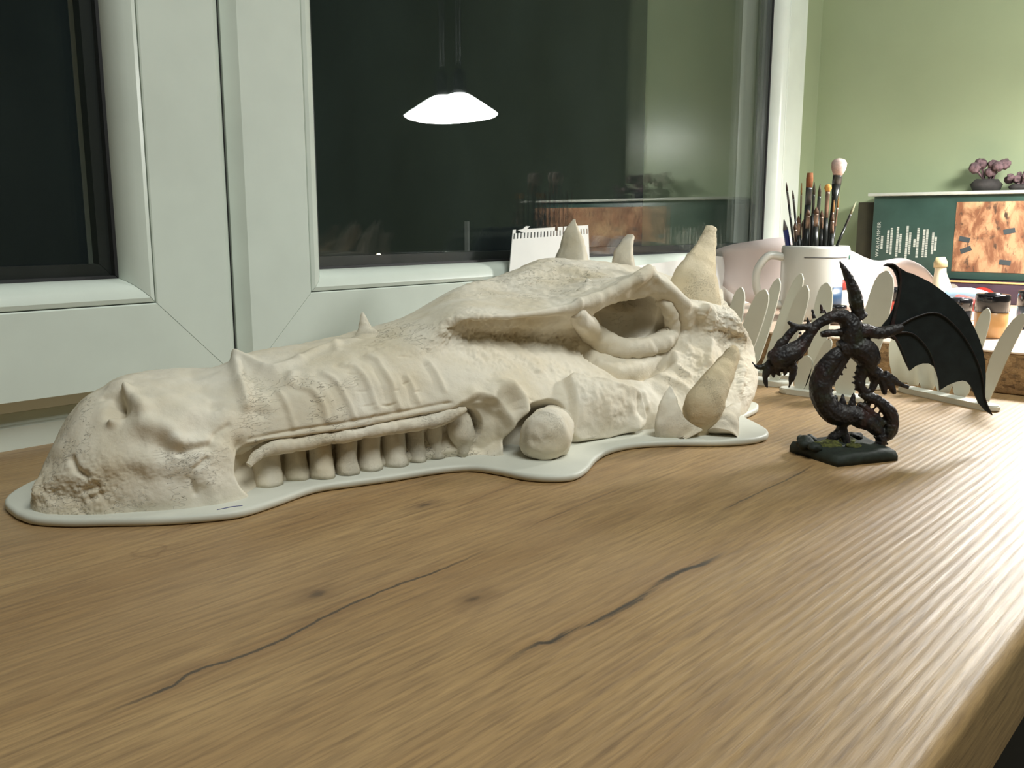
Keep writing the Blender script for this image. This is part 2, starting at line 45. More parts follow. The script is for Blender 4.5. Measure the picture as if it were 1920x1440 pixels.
FIG_BODY = [[[.5839,.226,.0676,.0049],[.5802,.2302,.0634,.0059],[.5774,.2334,.0576,.0063],[.5755,.2355,.0511,.007],[.5752,.2359,.0445,.0074],[.5761,.2349,.038,.0074],[.5784,.2322,.0314,.0074],[.5821,.228,.0266,.0078],[.5865,.2231,.0254,.0071],[.5904,.2187,.0254,.0067],[.5936,.215,.023,.0064],[.5976,.2105,.02,.0053],[.6009,.2067,.0157,.0042],[.6034,.2038,.0121,.0028]],[[.5858,.2238,.0681,.0042],[.5831,.227,.0605,.0042],[.5803,.2301,.0528,.0042],[.5786,.232,.0463,.0039]],[[.5863,.2233,.0212,.0046],[.5853,.2244,.0163,.0032],[.5839,.226,.0127,.0032],[.5817,.2286,.0097,.0032],[.5798,.2307,.0082,.0021]],[[.586,.2236,.0176,.0032],[.587,.2225,.0127,.0028],[.5878,.2216,.0079,.0032],[.5877,.2217,.0012,.0036],[.5876,.2218,-.0013,.0032]],[[.6022,.2052,.0127,.0039],[.6036,.2037,.0091,.0039],[.603,.2044,.0054,.0036],[.6019,.2056,.003,.0043]],[[.6028,.2045,.0079,.0028],[.6049,.2022,.0066,.0018],[.6065,.2004,.0056,.0005]],[[.5928,.2159,.0404,.0028],[.596,.2123,.038,.0032],[.6,.2077,.0356,.0035],[.6037,.2036,.0314,.0042],[.6062,.2006,.0266,.0046],[.6073,.1995,.0218,.0046],[.6071,.1997,.017,.0046],[.6061,.2008,.0127,.0043],[.6047,.2024,.0097,.0032]],[[.5823,.2278,.0693,.0056],[.5876,.2218,.0711,.0077],[.5923,.2165,.0687,.0087],[.5949,.2136,.0634,.0084],[.5955,.2129,.0581,.0063],[.5976,.2105,.0546,.0046],[.6004,.2073,.0516,.0046]],[[.5932,.2154,.057,.0049],[.5923,.2164,.0511,.0035],[.5922,.2166,.0463,.0035],[.5939,.2147,.0421,.0032],[.5963,.212,.041,.0021]],[[.5984,.2096,.0534,.0042],[.5986,.2093,.0481,.0028],[.5977,.2103,.0433,.0021],[.5968,.2113,.041,.0011]],[[.6008,.2068,.0516,.0042],[.6022,.2053,.0475,.0028],[.6031,.2042,.0427,.0021],[.6035,.2037,.0392,.0014]],[[.6024,.205,.0511,.0039],[.6049,.2022,.0463,.0028],[.6068,.2,.0427,.0021],[.6075,.1992,.0398,.0014]],[[.6023,.2051,.0522,.0035],[.6063,.2006,.0493,.0025],[.6099,.1964,.0463,.0018],[.6137,.1921,.0439,.0014]],[[.5923,.2164,.0332,.0018],[.5952,.2132,.0302,.0025],[.5985,.2094,.026,.0028],[.6014,.2062,.0224,.0025],[.6039,.2034,.0194,.0025]],[[.5827,.2274,.0605,.0021],[.5844,.2255,.0586,.0015],[.5861,.2235,.0567,.0003]],[[.5813,.229,.0564,.0021],[.5829,.2271,.0545,.0015],[.5845,.2253,.0525,.0003]],[[.5799,.2306,.0528,.0021],[.5813,.229,.0513,.0015],[.5827,.2274,.0499,.0003]],[[.5816,.2287,.0314,.0028],[.5819,.2283,.0351,.002],[.5822,.2279,.0389,.0003]],[[.5855,.2242,.0308,.0028],[.5853,.2245,.0353,.002],[.5851,.2247,.0398,.0003]],[[.5893,.2198,.0308,.0028],[.5896,.2195,.0358,.002],[.5899,.2192,.0408,.0003]],[[.5788,.2318,.0415,.0021],[.5801,.2304,.042,.0015],[.5813,.229,.0424,.0003]],[[.5919,.2169,.0522,.0018],[.5906,.2184,.0533,.0012],[.5893,.2199,.0543,.0003]],[[.592,.2168,.0499,.0018],[.5902,.2188,.0505,.0012],[.5885,.2208,.0511,.0003]],[[.5921,.2167,.0469,.0018],[.5903,.2188,.0471,.0012],[.5884,.2209,.0474,.0003]],[[.5927,.2161,.0433,.0018],[.5913,.2176,.043,.0012],[.59,.2191,.0427,.0003]],[[.58,.2305,.0415,.0014],[.5805,.2298,.042,.001],[.5811,.2292,.0424,.0003]],[[.5953,.2131,.0368,.0011],[.5951,.2133,.0353,.0007],[.5948,.2136,.0338,.0003]],[[.5977,.2104,.035,.0011],[.5975,.2106,.0332,.0007],[.5973,.2108,.0314,.0003]],[[.6002,.2076,.032,.0011],[.5996,.2082,.0302,.0007],[.599,.2089,.0284,.0003]],[[.6022,.2052,.029,.0011],[.6015,.206,.0272,.0007],[.6009,.2068,.0254,.0003]],[[.6044,.2028,.0254,.0011],[.6035,.2038,.0236,.0007],[.6026,.2048,.0218,.0003]],[[.6013,.2062,.0236,.0014],[.6014,.2061,.0254,.001],[.6015,.206,.0272,.0003]],[[.5984,.2095,.0272,.0014],[.5987,.2093,.0288,.001],[.5989,.209,.0305,.0003]],[[.5956,.2128,.0308,.0014],[.5958,.2125,.0323,.001],[.596,.2123,.0338,.0003]],[[.5876,.2219,.0722,.007],[.5873,.2222,.0793,.0076],[.5866,.2229,.0851,.0069],[.5838,.2262,.0897,.0052],[.5799,.2306,.0909,.0042],[.5761,.2348,.0891,.0035],[.5728,.2386,.0862,.0031],[.5703,.2415,.0822,.0035],[.5682,.2438,.0769,.0038],[.5661,.2463,.0722,.0049],[.5632,.2496,.0681,.0066],[.5594,.2538,.0652,.0077],[.556,.2577,.0629,.0073],[.553,.2611,.0605,.0049]],[[.5841,.2257,.0804,.0031],[.5803,.2301,.0801,.0024],[.5765,.2344,.0798,.0024],[.5739,.2374,.0793,.0021]],[[.5893,.2199,.0943,.0038],[.5882,.2211,.1012,.0045],[.5868,.2228,.1081,.0038],[.5846,.2253,.1156,.0028],[.5824,.2277,.1213,.0021],[.5807,.2296,.1252,.0012],[.5803,.2301,.1267,.0005]],[[.591,.2179,.0897,.0045],[.5897,.2194,.0932,.0042],[.5884,.2209,.0978,.0038]],[[.5872,.2223,.0804,.0063],[.5925,.2162,.081,.0052],[.5972,.211,.0804,.0042],[.6018,.2057,.0804,.0042],[.6055,.2015,.0822,.0035],[.6092,.1972,.0839,.0021]],[[.5875,.222,.0746,.0056],[.5914,.2175,.0722,.0049],[.5947,.2138,.0676,.0042],[.598,.21,.0617,.0035]],[[.5598,.2534,.0874,.001],[.561,.252,.0856,.0014],[.5634,.2494,.0839,.0021],[.5664,.2459,.0839,.0021],[.5695,.2424,.0839,.0024]],[[.5634,.2494,.0839,.0021],[.5612,.2518,.081,.0024],[.559,.2543,.0763,.0028],[.5569,.2567,.0722,.0031],[.5551,.2587,.0676,.0031]],[[.5449,.2703,.0611,.0003],[.5462,.2689,.0587,.0009],[.5481,.2667,.0576,.0014],[.5504,.2641,.0581,.0017],[.5526,.2615,.0605,.0021]],[[.5535,.2606,.0581,.0031],[.5517,.2626,.0546,.0028],[.551,.2633,.0505,.0021],[.5516,.2627,.0463,.0011],[.5522,.262,.0439,.0004]],[[.5587,.2546,.0629,.0045],[.5619,.2509,.0587,.0038],[.5629,.2499,.0546,.0028],[.5626,.2502,.0505,.0021],[.562,.2509,.0469,.0011],[.5615,.2515,.0439,.0004]],[[.5554,.2584,.0587,.0035],[.5563,.2574,.0546,.0021],[.5576,.2559,.0516,.0007]],[[.5597,.2535,.0576,.0028],[.5594,.2538,.054,.0018],[.5591,.2542,.0516,.0005]],[[.5539,.2601,.0576,.0021],[.5544,.2595,.0528,.0014],[.5547,.2592,.0505,.0004]],[[.5529,.2612,.0646,.0021],[.5526,.2615,.067,.0014],[.553,.2612,.0687,.0005]],[[.5741,.2372,.0932,.0017],[.5737,.2376,.0959,.0011],[.5733,.2381,.0987,.0003]],[[.5708,.2409,.0897,.0014],[.5702,.2416,.0926,.0009],[.5696,.2423,.0955,.0003]],[[.5686,.2434,.0862,.0014],[.5682,.2439,.0883,.0009],[.5677,.2444,.0903,.0003]],[[.5664,.2459,.0839,.001],[.5665,.2458,.0849,.0007],[.5665,.2457,.0859,.0003]],[[.5761,.2349,.0909,.001],[.5756,.2354,.0932,.0007],[.5751,.236,.0955,.0003]],[[.5802,.2302,.0932,.001],[.5803,.2301,.0943,.0007],[.5805,.2299,.0955,.0003]],[[.5651,.2474,.0793,.001],[.5652,.2472,.0801,.0007],[.5654,.2471,.081,.0003]],[[.5638,.2489,.0722,.0014],[.5643,.2483,.0734,.0009],[.5648,.2477,.0746,.0003]]]
WING = [[.6112,.2132,.123],[.6129,.2113,.1246],[.615,.2089,.1246],[.6179,.2055,.122],[.6216,.2013,.1188],[.6238,.1989,.118],[.6275,.1947,.1156],[.6319,.1897,.1124],[.6379,.1829,.1065],[.6424,.1777,.1011],[.647,.1725,.0952],[.6502,.1688,.0893],[.6532,.1655,.0817],[.6558,.1625,.074],[.6576,.1605,.0675],[.6592,.1586,.0587],[.66,.1578,.0498],[.6603,.1574,.0409],[.6607,.1569,.0331],[.6625,.1549,.0275],[.6647,.1525,.0225],[.6612,.1564,.0258],[.658,.1601,.0309],[.6558,.1625,.037],[.6536,.165,.0429],[.652,.1668,.0456],[.6498,.1693,.0465],[.647,.1725,.0456],[.6435,.1765,.0434],[.6401,.1804,.0398],[.6394,.1811,.0454],[.6384,.1823,.0509],[.6367,.1842,.0559],[.6344,.1868,.0581],[.6315,.1901,.0581],[.6287,.1933,.0565],[.626,.1964,.0531],[.6239,.1987,.0587],[.6214,.2016,.0664],[.6189,.2045,.0735],[.6167,.207,.0749],[.6134,.2107,.0762],[.6114,.2129,.0795],[.6127,.2115,.0838],[.6149,.2089,.0882],[.6168,.2068,.0947],[.6178,.2056,.1022],[.6182,.2052,.1097],[.6172,.2064,.1161],[.6155,.2083,.1204],[.6137,.2104,.1223]]
WING_BONES = [[[.6156,.207,.0807,.0015],[.6173,.205,.0958,.0011],[.6184,.2038,.1108,.0008],[.6172,.2052,.1204,.0007],[.6142,.2086,.1241,.0006],[.6103,.2129,.1231,.0002]],[[.6163,.2062,.0807,.0013],[.6258,.1953,.0893,.0006],[.6364,.1833,.0915,.0005],[.648,.1702,.0763,.0004],[.6564,.1606,.0544,.0004],[.6598,.1568,.0344,.0003],[.6635,.1525,.0232,.0002]],[[.6164,.2061,.0785,.0011],[.625,.1963,.0785,.0005],[.6327,.1876,.0676,.0004],[.6371,.1825,.0522,.0003],[.6392,.1802,.0405,.0002]],[[.6164,.206,.0774,.0011],[.6204,.2015,.0698,.0004],[.6238,.1976,.0588,.0003],[.6251,.1961,.0538,.0002]]]
FIG_BASE = [[.5649,.2502],[.5476,.2106],[.5885,.1877],[.6264,.2286]]
POT_A = [.9907,.2369,.05]
POT_B = [1.0802,.2367,.05]
POT_C = [1.0603,.2763,.05]
MUG = [1.0451,.4442,.05]
BRUSHES = [['pencil',[1.0283,.4777,.155],[1.0322,.4733,.127],.0063],['thin',[1.019,.4731,.1976],[1.0272,.4638,.1272],.0031],['thin',[1.0452,.4767,.1893],[1.0516,.4694,.1267],.0032],['fine',[1.0596,.4724,.1983],[1.0605,.4714,.1265],.0025],['flat',[1.0428,.4552,.2088],[1.0421,.4559,.127],.0081],['round',[1.0639,.4585,.1986],[1.0641,.4582,.1267],.0044],['round',[1.0433,.4425,.1957],[1.0427,.4432,.1272],.0049],['ochre',[1.0417,.4323,.1953],[1.0415,.4324,.1274],.0074],['powder',[1.0749,.4338,.2258],[1.0698,.4396,.1268],.0163],['fine',[1.0857,.4367,.1832],[1.0843,.4384,.1266],.0032],['fine',[1.0508,.428,.1774],[1.0499,.4289,.1273],.0031],['lean',[1.0855,.4157,.176],[1.0734,.4295,.1269],.0038],['stub',[1.0222,.4574,.1591],[1.0241,.4552,.1273],.0056],['stub',[1.0254,.4477,.167],[1.026,.447,.1274],.0062],['stub',[1.026,.438,.1693],[1.0264,.4375,.1276],.0067],['stub',[1.0788,.4537,.1664],[1.0799,.4524,.1265],.0058],['stub',[1.0483,.4278,.161],[1.0488,.4272,.1273],.0056],['stub',[1.0567,.4666,.155],[1.0582,.465,.1267],.0057],['stub',[1.0713,.4622,.1626],[1.0723,.4611,.1265],.0064],['stub',[1.0712,.4441,.1575],[1.072,.4432,.1267],.0057],['stub',[1.0425,.4707,.1512],[1.0446,.4683,.1268],.0051]]
CARDS_A = [[.796,[[.4108,.0905],[.4146,.0872],[.4173,.0818],[.4201,.0726],[.4232,.0585],[.4266,.0393],[.4288,.0198],[.4308,.0042],[.4223,.0042],[.4158,.0187],[.4114,.0378],[.4081,.0567],[.4063,.0708],[.4057,.0803],[.4065,.0861],[.409,.0902]]],[.796,[[.3863,.0898],[.3912,.0873],[.395,.0826],[.3992,.074],[.4044,.0607],[.4105,.0424],[.4152,.0236],[.4203,.0042],[.4101,.0042],[.3997,.02],[.3925,.0381],[.3866,.0561],[.383,.0697],[.3813,.0788],[.3816,.0846],[.3842,.0892]]],[.836,[[.3921,.0981],[.396,.0946],[.3992,.0886],[.4029,.0782],[.4078,.0623],[.4137,.0406],[.4187,.0183],[.4242,.0042],[.4167,.0042],[.4073,.0162],[.4004,.0379],[.3947,.0595],[.391,.0755],[.3891,.0863],[.3889,.0929],[.3905,.0977]]],[.836,[[.3691,.1036],[.3733,.1001],[.3769,.0941],[.3813,.0835],[.387,.0671],[.394,.0447],[.4001,.0216],[.407,.0042],[.3992,.0042],[.3882,.0189],[.3802,.0413],[.3734,.0635],[.3689,.08],[.3665,.0911],[.366,.098],[.3676,.1031]]],[.796,[[.3465,.0954],[.3506,.0926],[.3539,.0875],[.3575,.0785],[.3621,.0646],[.3674,.0456],[.3717,.026],[.3762,.0042],[.3677,.0042],[.3587,.0233],[.3523,.0422],[.3472,.061],[.3439,.0751],[.3424,.0846],[.3426,.0905],[.3447,.095]]],[.836,[[.3439,.0959],[.348,.0928],[.3505,.0876],[.3527,.0787],[.3548,.0651],[.3567,.0468],[.3572,.0282],[.3569,.0042],[.347,.0042],[.3421,.0273],[.339,.0455],[.3373,.0636],[.3367,.0771],[.337,.0862],[.3385,.0917],[.3418,.0957]]],[.768,[[.3296,.0354],[.3328,.0344],[.3347,.0326],[.3362,.0294],[.3377,.0244],[.3389,.0176],[.3391,.0106],[.3385,.0042],[.331,.0042],[.3275,.0094],[.3253,.016],[.3241,.0228],[.3238,.0279],[.3242,.0313],[.3254,.0335],[.328,.0352]]],[.768,[[.3097,.0518],[.3123,.0506],[.3144,.048],[.3168,.0434],[.3199,.0362],[.3236,.0263],[.3266,.0162],[.3299,.0042],[.3249,.0042],[.3189,.0138],[.3145,.0234],[.3109,.0332],[.3086,.0407],[.3075,.0457],[.3074,.0489],[.3086,.0515]]],[.768,[[.2945,.0475],[.2999,.0456],[.3027,.0429],[.3045,.0385],[.3055,.0318],[.3056,.023],[.3037,.0143],[.2999,.0042],[.2861,.0042],[.2825,.0154],[.2807,.0241],[.2807,.0328],[.2817,.0392],[.2834,.0434],[.2862,.0459],[.2915,.0475]]],[.836,[[.2896,.1088],[.2949,.1057],[.2984,.1001],[.3016,.0901],[.3052,.0746],[.3087,.0536],[.3107,.032],[.3119,.0042],[.2996,.0042],[.2919,.0292],[.2869,.05],[.2835,.0708],[.2819,.0863],[.2817,.0968],[.2831,.1033],[.287,.1083]]]]
CARDS_B = [[.868,[[.2877,.0459],[.2909,.0434],[.2923,.0402],[.2926,.0353],[.292,.0281],[.2904,.0188],[.2875,.0096],[.283,.0042],[.2741,.0042],[.2738,.0127],[.2742,.0222],[.2759,.0315],[.2777,.0383],[.2797,.0427],[.282,.0451],[.2858,.0463]]],[.858,[[.2697,.0533],[.273,.051],[.2746,.0478],[.2754,.0425],[.2755,.0346],[.2749,.0242],[.273,.0138],[.2698,.0042],[.261,.0042],[.2595,.0152],[.259,.0256],[.2597,.0359],[.2608,.0436],[.2623,.0487],[.2643,.0516],[.2678,.0534]]],[.848,[[.252,.0422],[.2559,.0404],[.2579,.0378],[.2591,.0335],[.2596,.0272],[.2593,.0187],[.2577,.0103],[.2546,.0042],[.2446,.0042],[.2423,.0114],[.2412,.0198],[.2415,.0281],[.2424,.0343],[.2438,.0384],[.246,.0408],[.2499,.0423]]],[.838,[[.2356,.0423],[.2391,.0405],[.241,.0379],[.242,.0336],[.2425,.0273],[.2422,.0188],[.2406,.0105],[.2377,.0042],[.2285,.0042],[.2264,.0114],[.2255,.0199],[.2258,.0282],[.2267,.0344],[.228,.0385],[.23,.0409],[.2336,.0424]]],[.828,[[.217,.029],[.2201,.0279],[.2217,.0261],[.2228,.0232],[.2234,.0189],[.2235,.0131],[.2224,.0073],[.2203,.0042],[.2124,.0042],[.2102,.0076],[.2091,.0133],[.209,.019],[.2096,.0233],[.2105,.0261],[.2122,.0279],[.2152,.029]]],[.82,[[.173,.0792],[.1767,.0773],[.18,.0736],[.1841,.0667],[.1891,.0559],[.1941,.0405],[.1968,.024],[.1983,.0042],[.1919,.0042],[.1871,.0206],[.1827,.0363],[.1778,.0516],[.1738,.0627],[.1714,.0702],[.1706,.0749],[.1717,.0786]]],[.845,[[.206,.0797],[.2089,.0773],[.2111,.0732],[.2134,.0658],[.2162,.0546],[.2194,.0392],[.2218,.0235],[.2243,.0042],[.2182,.0042],[.2126,.0213],[.2086,.0366],[.2055,.0518],[.2036,.0632],[.2028,.0709],[.2031,.0757],[.2048,.0793]]]]
STRIP_B = [[.8426,.2657,.003],[.8026,.186,.003]]
STRIPS_A = [[[.7691,.3425],[.7691,.2821]],[[.7971,.4348],[.7971,.3637]],[[.8371,.4282],[.8371,.2956]]]
PAPER = [[[1.13,.6276,.1138],[1.13,.6262,.081]],[[1.12,.5943,.1225],[1.12,.5947,.0609]],[[1.11,.5585,.128],[1.11,.5583,.047]],[[1.12,.5191,.1331],[1.12,.5173,.0333]],[[1.15,.489,.1283],[1.15,.4868,.0317]],[[1.18,.4583,.1173],[1.18,.4562,.0315]],[[1.2,.4408,.1062],[1.2,.4358,.0313]],[[1.215,.4288,.1026],[1.215,.4238,.031]],[[1.22,.4037,.1066],[1.22,.3983,.0323]],[[1.215,.3784,.0992],[1.215,.3755,.0342]],[[1.21,.3597,.084],[1.21,.3572,.0358]],[[1.2,.3452,.0665],[1.2,.3448,.0373]]]

# ------------------------------------------------------------------ helpers
class NT:
    def __init__(s, name):
        s.m = bpy.data.materials.new(name); s.m.use_nodes = True; s.t = s.m.node_tree
        s.b = s.t.nodes['Principled BSDF']; s.out = s.t.nodes['Material Output']
    def n(s, typ, **kw):
        nd = s.t.nodes.new('ShaderNode' + typ)
        for k, v in kw.items():
            if k[0] == 'i' and k[1:].isdigit(): s.put(nd.inputs[int(k[1:])], v)
            elif k in nd.inputs.keys(): s.put(nd.inputs[k], v)
            else: setattr(nd, k, v)
        return nd
    def put(s, inp, v):
        if isinstance(v, bpy.types.NodeSocket): s.t.links.new(v, inp)
        elif isinstance(v, bpy.types.Node): s.t.links.new(v.outputs[0], inp)
        else: inp.default_value = v
    def math(s, op, a, b=0., c=0.):
        nd = s.t.nodes.new('ShaderNodeMath'); nd.operation = op
        s.put(nd.inputs[0], a); s.put(nd.inputs[1], b); s.put(nd.inputs[2], c); return nd.outputs[0]
    def mix(s, f, a, b):
        nd = s.t.nodes.new('ShaderNodeMix'); nd.data_type = 'RGBA'
        s.put(nd.inputs[0], f); s.put(nd.inputs[6], a); s.put(nd.inputs[7], b); return nd.outputs[2]
    def mapr(s, v, a, b, c=0., d=1., smooth=False):
        nd = s.t.nodes.new('ShaderNodeMapRange'); nd.interpolation_type = 'SMOOTHSTEP' if smooth else 'LINEAR'
        s.put(nd.inputs[0], v)
        for i, q in enumerate((a, b, c, d)): s.put(nd.inputs[i + 1], q)
        return nd.outputs[0]
    def noise(s, vec, scale, detail=3., rough=.5, dist=0.):
        nd = s.n('TexNoise', Scale=scale, Detail=detail, Roughness=rough, Distortion=dist)
        if vec is not None: s.put(nd.inputs['Vector'], vec)
        return nd.outputs[0]
    def bump(s, h, strength=.5, dist=.001, prev=None):
        nd = s.n('Bump', Strength=strength, Distance=dist, Height=h)
        if prev is not None: s.put(nd.inputs['Normal'], prev)
        return nd.outputs[0]
def rgb(r, g, b): return (r, g, b, 1)
def srgb(r, g, b):
    f = lambda c: (c / 12.92 if c <= .04045 else ((c + .055) / 1.055) ** 2.4)
    return (f(r / 255), f(g / 255), f(b / 255), 1)
def mat(name, color, rough=.5, var=.08, scale=60., spec=.5, metal=0., bump=0., coat=0.):
    k = NT(name); g = k.n('NewGeometry')
    nz = k.noise(g.outputs['Position'], scale, 4)
    c2 = tuple(max(0, x * (1 - var * 2)) for x in color[:3]) + (1,)
    k.put(k.b.inputs['Base Color'], k.mix(k.mapr(nz, .35, .7), color, c2))
    k.put(k.b.inputs['Roughness'], rough); k.b.inputs['Metallic'].default_value = metal
    k.b.inputs['Specular IOR Level'].default_value = spec; k.b.inputs['Coat Weight'].default_value = coat
    if bump: k.put(k.b.inputs['Normal'], k.bump(nz, bump, .001))
    return k.m
def emis(name, color, strength):
    k = NT(name); k.b.inputs['Base Color'].default_value = color
    k.b.inputs['Emission Color'].default_value = color; k.b.inputs['Emission Strength'].default_value = strength
    return k.m
def mesh_obj(name, verts, faces, m, parent=None, smooth=True):
    me = bpy.data.meshes.new(name); me.from_pydata([tuple(v) for v in verts], [], [tuple(f) for f in faces]); me.update()
    o = bpy.data.objects.new(name, me); C.objects.link(o)
    if m: me.materials.append(m)
    if smooth: me.shade_smooth()
    if parent: attach(o, parent)
    return o
def attach(o, parent):
    o.parent = parent; o.matrix_parent_inverse = Matrix.Translation(-world_loc(parent))
def world_loc(o):
    return Vector(o.location) if o.parent is None else Vector(o.location)
def bm_obj(name, bm, m, parent=None, smooth=True, angle=None):
    me = bpy.data.meshes.new(name); bmesh.ops.recalc_face_normals(bm, faces=bm.faces); bm.to_mesh(me); bm.free()
    o = bpy.data.objects.new(name, me); C.objects.link(o)
    if m: me.materials.append(m)
    if smooth:
        me.shade_smooth()
        if angle: me.set_sharp_from_angle(angle=math.radians(angle))
    if parent: attach(o, parent)
    return o
def tag(o, label=None, cat=None, group=None, kind=None):
    if label: o['label'] = label
    if cat: o['category'] = cat
    if group: o['group'] = group
    if kind: o['kind'] = kind
    return o
def thing(name, label, cat, loc=(0, 0, 0), group=None, kind=None):
    o = bpy.data.objects.new(name, None); C.objects.link(o); o.location = loc; o.empty_display_size = .02
    return tag(o, label, cat, group, kind)
def box(bm, lo, hi, bev=0., seg=2, rot=0., about=None):
    lo, hi = Vector(lo), Vector(hi); c = (lo + hi) / 2; s = hi - lo
    r = bmesh.ops.create_cube(bm, size=1.0)
    bmesh.ops.scale(bm, vec=s, verts=r['verts'])
    vs = r['verts']
    if bev:
        es = list({e for v in vs for e in v.link_edges})
        q = bmesh.ops.bevel(bm, geom=es, offset=bev, segments=seg, profile=.5, affect='EDGES')
        vs = list({v for f in q['faces'] for v in f.verts} | {v for v in vs if v.is_valid})
        isl = set(vs); st = list(vs)
        while st:
            v = st.pop()
            for e in v.link_edges:
                for u in e.verts:
                    if u not in isl: isl.add(u); st.append(u)
        vs = list(isl)
    if rot: bmesh.ops.rotate(bm, cent=(0, 0, 0), matrix=Matrix.Rotation(rot, 3, 'Z'), verts=vs)
    bmesh.ops.translate(bm, vec=c, verts=vs)
def tube(bm, pts, rad, seg=12, cap=True, sub=1):
    P = [Vector(p) for p in pts]; Rr = list(rad)
    if sub > 1:                                    # Catmull-Rom refinement
        n = len(P); Q = []; S = []
        for i in range(n - 1):
            a, b, c, d = P[max(i - 1, 0)], P[i], P[i + 1], P[min(i + 2, n - 1)]
            ra, rb, rc, rd = Rr[max(i - 1, 0)], Rr[i], Rr[i + 1], Rr[min(i + 2, n - 1)]
            for k in range(sub):
                t = k / sub; f = lambda a, b, c, d: .5 * ((2 * b) + (c - a) * t + (2 * a - 5 * b + 4 * c - d) * t * t + (3 * b - a - 3 * c + d) * t ** 3)
                Q.append(f(a, b, c, d)); S.append(max(1e-5, f(ra, rb, rc, rd)))
        Q.append(P[-1]); S.append(Rr[-1]); P, Rr = Q, S
    n = len(P); rings = []; prev = None
    for i in range(n):
        t = (P[min(i + 1, n - 1)] - P[max(i - 1, 0)]).normalized()
        if prev is None:
            u = t.orthogonal().normalized()
        else:
            u = (prev - t * prev.dot(t)).normalized()
        prev = u; v = t.cross(u)
        rings.append([bm.verts.new(P[i] + (u * math.cos(2 * PI * k / seg) + v * math.sin(2 * PI * k / seg)) * Rr[i]) for k in range(seg)])
    for a, b in zip(rings, rings[1:]):
        for k in range(seg): bm.faces.new((a[k], a[(k + 1) % seg], b[(k + 1) % seg], b[k]))
    if cap:
        bm.faces.new(rings[0][::-1]); bm.faces.new(rings[-1])
    return rings
def lathe(bm, prof, seg=32, axis=(0, 0, 0), closed=False):
    rings = []
    for r, z in prof:
        if r < 1e-6: rings.append([bm.verts.new((axis[0], axis[1], axis[2] + z))])
        else: rings.append([bm.verts.new((axis[0] + r * math.cos(2 * PI * k / seg), axis[1] + r * math.sin(2 * PI * k / seg), axis[2] + z)) for k in range(seg)])
    for a, b in zip(rings, rings[1:]):
        for k in range(seg):
            q = (k + 1) % seg
            if len(a) == 1 and len(b) == 1: continue
            if len(a) == 1: bm.faces.new((a[0], b[q], b[k]))
            elif len(b) == 1: bm.faces.new((a[k], a[q], b[0]))
            else: bm.faces.new((a[k], a[q], b[q], b[k]))
def prism(bm, poly, off, bev=0.):
    """closed polygon (3-D points) given thickness along the vector off"""
    a = [bm.verts.new(p) for p in poly]; b = [bm.verts.new(Vector(p) + Vector(off)) for p in poly]
    fa = bm.faces.new(a); fb = bm.faces.new(b[::-1]); n = len(a)
    for i in range(n): bm.faces.new((a[i], b[i], b[(i + 1) % n], a[(i + 1) % n]))
    return fa, fb
def flat_plate(bm, poly, off):
    from mathutils.geometry import tessellate_polygon
    P = [Vector(p) for p in poly]; a = [bm.verts.new(p) for p in P]; b = [bm.verts.new(p + Vector(off)) for p in P]; n = len(a)
    for t in tessellate_polygon([P]):
        bm.faces.new([a[i] for i in t]); bm.faces.new([b[i] for i in reversed(t)])
    for i in range(n): bm.faces.new((a[i], b[i], b[(i + 1) % n], a[(i + 1) % n]))
def new_bm(): return bmesh.new()
def vnoise(P, seed=0):
    """3-D value noise on an (n,3) array, range -1..1"""
    Pi = np.floor(P).astype(np.int64); f = P - Pi; f = f * f * (3 - 2 * f); o = 0
    def h(ix, iy, iz):
        n = (ix * 73856093 ^ iy * 19349663 ^ iz * 83492791 ^ (seed * 2654435761)) & 0x7fffffff
        n = (n ^ (n >> 13)) * 1274126177 & 0x7fffffff; n = (n ^ (n >> 16)) * 668265263 & 0x7fffffff
        return ((n >> 8) & 0xffff) / 32767.5 - 1
    for dx in (0, 1):
        for dy in (0, 1):
            for dz in (0, 1):
                wt = (f[:, 0] if dx else 1 - f[:, 0]) * (f[:, 1] if dy else 1 - f[:, 1]) * (f[:, 2] if dz else 1 - f[:, 2])
                o = o + wt * h(Pi[:, 0] + dx, Pi[:, 1] + dy, Pi[:, 2] + dz)
    return o
#<SURF>
def cr(P, n):
    """Catmull-Rom along axis 0, n samples per span"""
    P = np.asarray(P, float); m = len(P); out = []
    for i in range(m - 1):
        a, b, c, d = P[max(i - 1, 0)], P[i], P[i + 1], P[min(i + 2, m - 1)]
        for k in range(n):
            t = k / n
            out.append(.5 * (2 * b + (c - a) * t + (2 * a - 5 * b + 4 * c - d) * t * t + (3 * b - a - 3 * c + d) * t ** 3))
    out.append(P[-1]); return np.array(out)
def grid_normals(S):
    du = np.gradient(S, axis=0); dv = np.gradient(S, axis=1)
    N = np.cross(dv, du); L = np.linalg.norm(N, axis=-1, keepdims=True); N = N / np.maximum(L, 1e-9)
    return N
def skull_base(net, nu=34, nv=36):
    net = np.asarray(net, float)
    S = cr(net, nu); S = cr(S.transpose(1, 0, 2), nv).transpose(1, 0, 2)
    S[..., 2] = np.maximum(S[..., 2], .003)
    N = grid_normals(S)
    c = S.mean((0, 1)); c[2] = 0
    if np.sum((S - c) * N) < 0: N = -N
    return S, N
